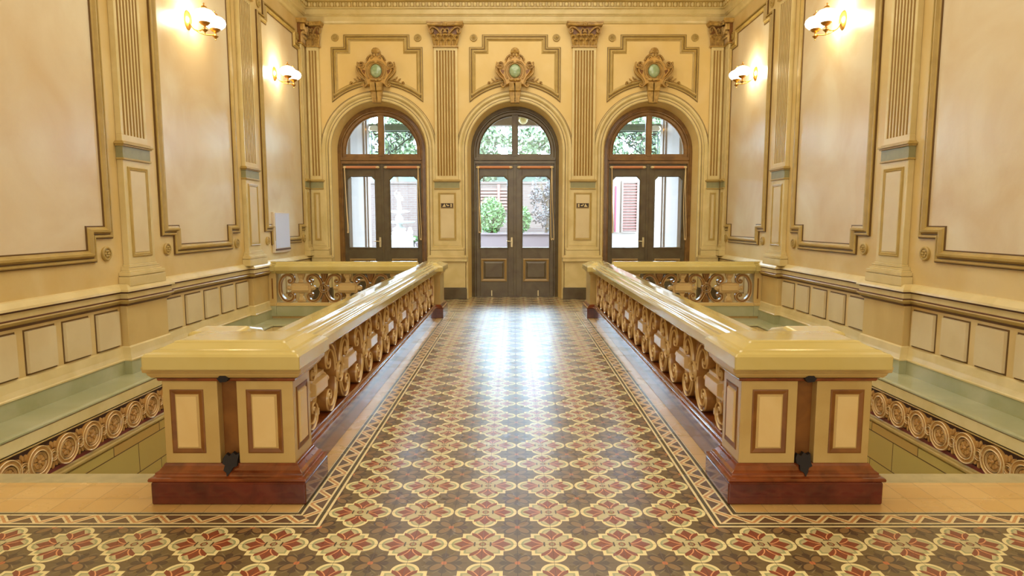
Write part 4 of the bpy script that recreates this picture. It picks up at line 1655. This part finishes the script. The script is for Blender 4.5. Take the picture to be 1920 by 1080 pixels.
for di, (c0, dn) in enumerate(zip(DOORS, ('left', 'centre', 'right'))):
    d = empty('door_%d' % (di + 1), (c0, YD, 0))
    tag(d, kind='structure')
    wm = 'woodwarm' if di != 1 else 'wood'
    # outer arched frame
    b = MB()
    path = [(1.015, 0.0)] + [(1.015 * math.cos(PI * i / 36), ZS + 1.0 * math.sin(PI * i / 36)) for i in range(37)] + [(-1.015, 0.0)]
    b.sweep(path, [(0.08, -0.12), (-0.075, -0.12), (-0.075, 0.02), (0, 0.03), (0, 0.05), (0.03, 0.055), (0.04, 0.035), (0.065, 0.035), (0.08, 0.0), (0.08, -0.12)])
    b.build('arched_frame', wm, d, recalc=False)
    b = MB()
    b.box(-0.95, 0.95, -0.05, 0.10, 3.22, 3.30)
    b.box(-0.97, 0.97, -0.075, 0.10, 3.30, 3.335)
    b.box(-0.95, 0.95, -0.045, 0.10, 3.335, 3.37)
    b.build('transom_bar', wm, d, bevel=0.006)
    b = MB()
    b.box(-0.95, 0.95, -0.02, 0.14, 0.0, 0.012)
    b.build('threshold', 'wood', d)
    # fanlight sash
    b = MB()
    hw = 0.945
    sash = [(hw * math.cos(PI * i / 36), ZS + 0.93 * math.sin(PI * i / 36)) for i in range(37)]
    sash = [(hw, 3.37)] + sash + [(-hw, 3.37)]
    b.sweep(sash, [(0, -0.06), (0, 0.01), (0.02, 0.02), (0.07, 0.02), (0.085, 0.0), (0.10, -0.01), (0.10, -0.06)])
    b.box(-0.94, 0.94, -0.015, 0.06, 3.37, 3.45)
    b.box(-0.075, 0.075, -0.03, 0.06, 3.37, 4.36)
    b.box(-0.045, 0.045, -0.045, 0.06, 3.40, 4.36)
    b.build('fanlight_sash', wm, d, bevel=0.004, recalc=True)
    b = MB()
    for sg in (-1, 1):
        n = 16
        pts = [(sg * 0.06, 3.44), (sg * 0.86, 3.44), (sg * 0.86, ZS)] + [(sg * 0.86 * math.cos(PI / 2 * i / n), ZS + 0.845 * math.sin(PI / 2 * i / n)) for i in range(1, n)] + [(sg * 0.06, ZS + 0.844)]
        b.prism(pts, 0.032, 0.028)
    b.build('fanlight_glass', 'glass', d)
    for sg, ln in ((-1, 'left'), (1, 'right')):
        x0, x1 = (0.006, 0.94) if sg > 0 else (-0.94, -0.006)
        b, (a0, a1, p0, p1, cc) = leaf_mesh(x0, x1)
        lf = b.build('door_leaf', 'wood', d, bevel=0.004)
        oct_ = [(a0, p0), (a1, p0), (a1, p1 - cc), (a1 - cc, p1), (a0 + cc, p1), (a0, p1 - cc)]
        b = MB()
        b.sweep(oct_, [(-0.02, -0.001), (-0.015, 0.012), (0, 0.014), (0.012, 0.004), (0.02, -0.02)], closed=True)
        b.build('glazing_bead', 'wood', lf)
        b = MB()
        b.prism(oct_, 0.032, 0.028)
        b.build('pane', 'glass', lf)
        q0, q1 = (0.20, 0.83) if sg > 0 else (-0.83, -0.20)
        b = MB()
        b.sweep([(q0, 0.38), (q1, 0.38), (q1, 0.94), (q0, 0.94)], [(0, 0), (0, 0.018), (0.02, 0.028), (0.035, 0.02), (0.05, 0.006), (0.06, 0.0)], closed=True)
        b.build('panel_moulding', 'woodline', lf)
        b = MB()
        b.frustum(q0 + 0.08, q1 - 0.08, 0.46, 0.86, 0, -0.012, 0.03, 0.03)
        b.build('raised_panel', 'wood', lf)
        b = MB()
        xb = sg * 0.57 + 0.0
        b.box(xb - 0.014, xb + 0.014, -0.02, 0, 0.02, 0.16)
        b.build('floor_bolt', 'whitemetal', lf, bevel=0.004)
        if sg < 0:
            b = MB()
            b.prism([(-0.10, 1.22), (-0.055, 1.22), (-0.05, 1.34), (-0.055, 1.46), (-0.10, 1.46), (-0.105, 1.34)], 0, -0.018, inset=0.004)
            b.tube([(-0.08, -0.015, 1.36), (-0.08, -0.055, 1.36), (-0.12, -0.06, 1.365), (-0.21, -0.055, 1.37)], 0.010, 8)
            b.build('handle', 'whitemetal', lf, smooth=True)
    b = MB()
    b.box(-0.03, 0.03, -0.015, 0.0, 0.0, 3.22)
    b.build('meeting_stile', 'wood', d, bevel=0.005)
    # roller blinds rolled up above each leaf
    for sg, ln in ((-1, 'left'), (1, 'right')):
        xa, xb = (0.11, 0.87) if sg > 0 else (-0.87, -0.11)
        r = empty('roller_blind', (c0 + (xa + xb) / 2, YD - 0.055, 3.135))
        tag(r, 'rolled-up pink blind above the %s leaf of the %s door' % (ln, dn), 'blind', 'roller blinds on the doors')
        hw_ = (xb - xa) / 2
        b = MB()
        b.tube([(-hw_, 0, 0), (hw_, 0, 0)], 0.032, 14)
        b.build('roll', 'blind', r, smooth=True)
        b = MB()
        for q in (-1, 1):
            b.lathe([(0.045, -0.02), (0.05, 0.0), (0.045, 0.02), (0.001, 0.02)], (q * (hw_ + 0.01), 0, 0), 12)
            b.box(q * (hw_ + 0.01) - 0.02, q * (hw_ + 0.01) + 0.02, 0, 0.055, -0.03, 0.03)
        b.build('bracket', 'cord', r, smooth=False, bevel=0.004)
        b = MB()
        xo = sg * (hw_ + 0.012)
        drop = 1.66 if sg > 0 else 1.50
        lean = 0.07 if (di != 1) else 0.0
        b.tube(smooth_path([(xo, -0.045, 0), (xo - sg * 0.02, -0.035, -0.8), (xo - sg * 0.01 + lean * 0.4, -0.03, -drop), (xo + 0.03, -0.03, -drop - 0.04), (xo + 0.06, -0.03, -drop), (xo + 0.025, -0.035, -0.8), (xo + 0.005, -0.045, 0)], 6), 0.0085, 6)
        b.build('cord', 'cord', r, smooth=True)

# ------------------------------------------------------------------ porch and courtyard behind the doors
b = MB()
b.box(-12, 12, 15.62, 32, -0.12, -0.02)
tag(b.build('ground', 'paving'), kind='structure')
for s, nm in ((-1, 'left'), (1, 'right')):
    b = MB()
    a, c = sorted((s * 4.02, s * 4.4))
    b.box(a, c, 15.62, 17.35, -0.02, 4.75)
    a, c = sorted((s * 3.94, s * 4.4))
    b.box(a, c, 17.05, 17.35, -0.02, 4.75)
    a, c = sorted((s * 3.97, s * 4.02))
    b.box(a, c, 16.9, 17.0, -0.02, 4.75)
    tag(b.build('wall_porch_' + nm, 'pinkwall', bevel=0.01), kind='structure')
b = MB()
b.box(-4.4, 4.4, 15.55, 17.7, 4.75, 4.9)
tag(b.build('ceiling_porch', 'pinkwall'), kind='structure')
for (x0, x1, lab, m) in ((-3.94, -1.9, 'grey green painted beam across the porch behind the left door', 'beam'), (1.9, 3.94, 'grey green painted beam across the porch behind the right door', 'beam'),
                         (-1.9, 1.9, 'pale pink porch beam behind the centre door', 'pinkwall')):
    b = MB()
    b.box(x0, x1, 17.35, 17.6, 4.29 if m == 'beam' else 4.43, 4.42 if m == 'beam' else 4.75)
    if m == 'beam':
        b.box(x0, x1, 17.30, 17.65, 4.42, 4.46)
    tag(b.build('porch_beam', m, bevel=0.006), lab, 'beam')
# hanging globe lamp of the porch
r = empty('porch_lamp', (0.22, 16.9, 4.75))
tag(r, 'pale globe lamp hanging from the porch ceiling behind the centre door', 'lamp')
b = MB()
b.lathe([(0.05, 0), (0.05, -0.02), (0.012, -0.03), (0.012, -0.10), (0.05, -0.11), (0.05, -0.13), (0.001, -0.13)][::-1], (0, 0, 0), 14)
b.build('stem', 'brass', r, smooth=True)
b = MB()
b.sphere((0, 0, -0.24), 0.125, 16)
b.build('globe', 'cream', r, smooth=True)

# wrought iron brackets
for s in (-1, 1):
    side = 'left' if s < 0 else 'right'
    r = empty('iron_bracket', (s * 3.93, 17.47, 4.29))
    tag(r, 'dark scrolled wrought iron bracket under the porch beam behind the %s door' % side, 'bracket')
    m = -s
    b = MB()
    def tb(pts, rad=0.013):
        b.tube([(m * x, 0, z) for x, z in smooth_path(pts, 4)], rad, 6)
    b.tube([(0.02 * m, 0, 0), (0.02 * m, 0, -1.1)], 0.016, 6)
    b.tube([(0.02 * m, 0, -0.01), (1.35 * m, 0, -0.01)], 0.016, 6)
    b.tube([(0.45 * m, 0, -0.62), (1.25 * m, 0, -0.04)], 0.016, 6)
    b.build('stay', 'iron', r)
    b = MB()
    def sp(cx, cz, r1, a0, t):
        b.tube([(m * p[0], 0, p[1]) for p in spiral(cx, cz, 0.02, r1, a0, t, 30)], 0.013, 6)
    sp(0.68, -0.42, 0.17, 0.5, 1.6)
    sp(0.72, -0.17, 0.13, 2.5, -1.5)
    sp(1.05, -0.13, 0.11, 0.2, 1.5)
    sp(0.22, -0.25, 0.16, 1.0, 1.7)
    sp(0.22, -0.80, 0.18, 4.0, 1.7)
    tb([(0.05, -0.05), (0.35, -0.15), (0.5, -0.35), (0.45, -0.62)])
    tb([(0.05, -0.45), (0.2, -0.5), (0.35, -0.65), (0.1, -1.0)])
    tb([(0.6, -0.04), (0.9, -0.2), (0.85, -0.4)])
    for (x, z) in ((0.12, -0.1), (0.13, -0.35), (0.15, -0.55), (0.1, -0.7), (0.4, -0.5), (0.5, -0.1)):
        b.sphere((m * x, 0, z), 0.03, 6, 1.6, 0.4, 0.8)
    b.build('scrollwork', 'iron', r, smooth=True)

# brick garden wall
b = MB()
b.box(-11, 11, 26.0, 26.3, -0.02, 3.38)
b.box(-11, 11, 25.95, 26.35, 3.38, 3.46)
tag(b.build('brick_wall', 'brick'), 'pale pink brick garden wall at the back of the courtyard', 'wall')
b = MB()
b.box(-11, 11, 30, 30.3, 3.0, 4.1)
tag(b.build('far_wall', 'beam'), 'grey green wall showing above the brick garden wall', 'wall')

# trellis
r = empty('trellis', (-1.0, 25.93, 2.75))
tag(r, 'reddish slatted wooden trellis on the brick wall behind the centre door', 'trellis')
for k in range(7):
    b = MB()
    b.box(-1.3, 1.0, -0.03, 0.02, -0.42 + k * 0.13, -0.42 + k * 0.13 + 0.07)
    b.build('slat', 'shutter', r)
for x in (-0.5, 0.35):
    b = MB()
    b.box(x - 0.05, x + 0.05, -0.06, -0.03, -0.55, 0.60)
    b.build('post', 'shutter', r)

# planter
b = MB()
b.box(-2.0, 2.2, 21.9, 22.8, -0.02, 1.38)
b.box(-2.05, 2.25, 21.85, 22.85, 1.38, 1.44)
tag(b.build('planter', 'planter', bevel=0.01), 'long pink masonry planter behind the centre door', 'planter')


def foliage(name, c, rad, n, size, m, label, cat, group=None, hollow=0.0, stem=True):
    r = empty(name, c)
    tag(r, label, cat, group)
    vs, fs = [], []
    rnd = random.Random(hash(label) % 9999 if False else len(label) * 131 + n)
    for i in range(n):
        while True:
            p = Vector((rnd.uniform(-1, 1), rnd.uniform(-1, 1), rnd.uniform(-1, 1)))
            if p.length < 1:
                break
        if hollow and math.sin(p.x * 7 + 1) + math.sin(p.z * 9) + math.sin(p.x * 13 + p.z * 11) < hollow * 1.0 - 0.9:
            continue
        p = Vector((p.x * rad[0], p.y * rad[1], p.z * rad[2]))
        a = Vector((rnd.gauss(0, 1), rnd.gauss(0, 1), rnd.gauss(0, 1))).normalized()
        q = a.cross(Vector((rnd.gauss(0, 1), rnd.gauss(0, 1), rnd.gauss(0, 1)))).normalized()
        L = size * rnd.uniform(0.6, 1.3)
        k = len(vs)
        nn = a.cross(q)
        vs += [p, p + a * L * 0.5 + q * L * 0.25 + nn * L * 0.08, p + a * L, p + a * L * 0.5 - q * L * 0.25 + nn * L * 0.08]
        fs += [(k, k + 1, k + 2), (k, k + 2, k + 3)]
    b = MB()
    b.add(vs, fs)
    b.build('leaves', m, r, recalc=False)
    if stem:
        b = MB()
        zz = -c[2] + stem if stem is not True else -rad[2] * 1.0
        b.tube([(0, 0, zz), (rad[0] * 0.1, 0, zz * 0.4), (-rad[0] * 0.1, 0, rad[2] * 0.2)], [0.09, 0.07, 0.03], 8)
        for k in range(5):
            a = k * 1.3
            b.tube([(0, 0, zz * 0.3), (rad[0] * 0.5 * math.cos(a), rad[1] * 0.4 * math.sin(a), rad[2] * 0.5)], [0.04, 0.015], 6)
        b.build('stem', 'bark', r)
    return r


foliage('bush', (-0.85, 22.3, 2.05), (0.52, 0.4, 0.62), 1500, 0.14, 'leafA', 'bright green bush at the left of the pink planter', 'bush', None, 0, 1.40)
foliage('bush', (0.18, 22.3, 1.9), (0.38, 0.38, 0.48), 900, 0.13, 'leafA', 'bright green bush in the middle of the pink planter', 'bush', None, 0, 1.40)
foliage('climber', (1.15, 22.4, 2.6), (0.6, 0.38, 1.15), 1600, 0.13, 'leafC', 'mauve leaved climber at the right of the pink planter', 'plant', None, 0.3, 1.42)
trees = [((-5.4, 28.5, 5.6), (2.0, 0.9, 1.6), 'leafB', 'loose leafy tree behind the left door'),
         ((-1.5, 28.5, 5.2), (1.9, 0.9, 1.7), 'leafB', 'loose leafy tree left of centre behind the middle door'),
         ((2.0, 28.5, 5.2), (1.75, 0.9, 1.7), 'leafB', 'loose leafy tree right of centre behind the middle door'),
         ((5.8, 28.5, 5.6), (2.0, 0.9, 1.7), 'leafB', 'loose leafy tree behind the right door')]
for (c, rad, m, lab) in trees:
    foliage('tree', c, rad, 3000, 0.30, m, lab, 'tree', 'trees beyond the garden wall', 0.15, 0.0001)

# fountain with statue
FX, FY = -4.02, 22.0
r = empty('fountain', (FX, FY, 0))
tag(r, 'white tiered marble fountain with a statue seen through the left door', 'fountain')
b = MB()
b.box(-0.95, 1.0, -0.8, 0.8, -0.02, 0.55)
b.box(-0.85, 0.9, -0.7, 0.7, 0.55, 0.80)
b.box(-0.95, 1.0, -0.75, 0.75, 0.80, 0.86)
b.build('stepped_plinth', 'planter', r, bevel=0.01)
b = MB()
b.box(-0.62, 0.62, -0.5, 0.5, 1.20, 1.28)
b.box(-0.55, 0.55, -0.45, 0.45, 0.86, 1.20)
b.build('basin_slab', 'courtwhite', r, bevel=0.01)
b = MB()
b.lathe([(0.30, 1.28), (0.30, 1.36), (0.26, 1.40), (0.28, 1.46), (0.20, 1.52), (0.24, 1.60), (0.13, 1.66), (0.09, 1.72), (0.12, 1.76), (0.50, 1.80), (0.56, 1.84), (0.52, 1.855), (0.12, 1.86),
         (0.14, 1.90), (0.13, 2.0), (0.09, 2.06), (0.07, 2.10), (0.10, 2.13), (0.33, 2.16), (0.38, 2.20), (0.35, 2.21), (0.08, 2.22), (0.001, 2.22)], (0, 0, 0), 24)
b.build('tiers', 'courtwhite', r, smooth=True)
# statue: one continuous body grown from a skeleton
me = bpy.data.meshes.new('statue')
J = [((0, 0, 2.22), .075), ((-0.01, 0, 2.34), .07), ((0.0, 0, 2.50), .085), ((0.01, 0, 2.58), .062), ((0, 0, 2.70), .085), ((0, 0, 2.76), .04), ((0.0, -0.01, 2.83), .052), ((0, 0, 2.87), .04),
     ((-0.11, 0, 2.70), .034), ((-0.15, -0.03, 2.80), .027), ((-0.06, -0.03, 2.90), .022), ((0.11, 0, 2.69), .034), ((0.13, -0.06, 2.58), .027), ((0.04, -0.10, 2.56), .022),
     ((0.06, 0, 2.30), .05), ((0.07, 0.0, 2.24), .045)]
E_ = [(0, 1), (1, 2), (2, 3), (3, 4), (4, 5), (5, 6), (6, 7), (4, 8), (8, 9), (9, 10), (4, 11), (11, 12), (12, 13), (2, 14), (14, 15)]
me.from_pydata([j[0] for j in J], E_, [])
st = bpy.data.objects.new('statue', me)
COL.objects.link(st)
st.parent = r
sk = st.modifiers.new('skin', 'SKIN')
for i, j in enumerate(J):
    me.skin_vertices[0].data[i].radius = (j[1], j[1] * 0.85)
me.skin_vertices[0].data[2].use_root = True
ss = st.modifiers.new('sub', 'SUBSURF')
ss.levels = 2
ss.render_levels = 2
me.materials.append(M['courtwhite'])
for q, x in (('left', -0.46), ('right', 0.42)):
    b = MB()
    b.lathe([(0.10, 1.285), (0.11, 1.34), (0.07, 1.38), (0.11, 1.44), (0.10, 1.52), (0.06, 1.56), (0.07, 1.60), (0.03, 1.65), (0.001, 1.66)], (FX + x, FY - 0.32, 0), 14)
    tag(b.build('marble_figure', 'courtwhite', smooth=True), 'small white marble figure at the %s of the fountain basin' % q, 'ornament')
r = empty('flower_pot', (FX + 0.78, FY - 0.3, 0.862))
tag(r, 'potted green plant at the right edge of the fountain', 'potted plant')
b = MB()
b.lathe([(0.12, 0), (0.18, 0.22), (0.21, 0.24), (0.21, 0.28), (0.17, 0.28), (0.001, 0.26)], (0, 0, 0), 18)
b.build('pot', 'planter', r, smooth=True)
rr = random.Random(3)
b = MB()
for i in range(160):
    a = rr.uniform(0, 2 * PI)
    t = rr.uniform(0.05, 0.28)
    x, y, z = t * math.cos(a), t * math.sin(a) * 0.7, 0.28 + rr.uniform(0, 0.18)
    L = 0.07
    b.add([(x, y, z), (x + L * math.cos(a) * .5, y + L * .3, z + L * .4), (x + L * math.cos(a), y, z + L * .6), (x + L * .2, y - L * .4, z + L * .4)], [(0, 1, 2), (0, 2, 3)])
b.build('leaves', 'leafA', r, recalc=False)

# shuttered annexe behind the right door
b = MB()
b.box(2.72, 5.6, 20.0, 20.25, -0.02, 3.9)
b.box(2.2, 2.72, 20.0, 20.25, -0.02, 1.46)
b.box(2.2, 2.72, 20.0, 20.25, 3.12, 3.9)
tag(b.build('annexe_wall', 'pinkwall'), 'pale pink annexe wall with a shuttered window behind the right door', 'wall')
r = empty('louvred_shutter', (3.63, 19.97, 1.50))
tag(r, 'pale red louvred shutter behind the right door', 'shutter')
b = MB()
b.box(-0.26, -0.22, -0.03, 0.03, 0, 1.62)
b.box(0.22, 0.26, -0.03, 0.03, 0, 1.62)
b.box(-0.22, 0.22, -0.03, 0.03, -0.01, 0.03)
b.build('shutter_frame', 'pinkwall', r)
for k in range(18):
    b = MB()
    z = 0.05 + k * 0.088
    b.add([(-0.22, 0.02, z + 0.05), (0.22, 0.02, z + 0.05), (0.22, -0.02, z), (-0.22, -0.02, z), (-0.22, 0.02, z + 0.06), (0.22, 0.02, z + 0.06), (0.22, -0.02, z + 0.01), (-0.22, -0.02, z + 0.01)],
          [(0, 1, 2, 3), (4, 5, 6, 7), (0, 1, 5, 4), (3, 2, 6, 7)])
    b.build('slat', 'shutter', r)
r = empty('casement_window', (3.08, 20.0, 1.50))
tag(r, 'crimson framed window recess beside the louvred shutter', 'window')
b = MB()
b.box(-0.30, 0.22, -0.04, -0.005, 0, 1.62)
b.build('casing', 'pinkwall', r)
b = MB()
b.box(-0.10, -0.02, -0.07, -0.04, 0.02, 1.45)
b.box(0.08, 0.12, -0.07, -0.04, 0.02, 1.45)
b.build('sash', 'redframe', r)
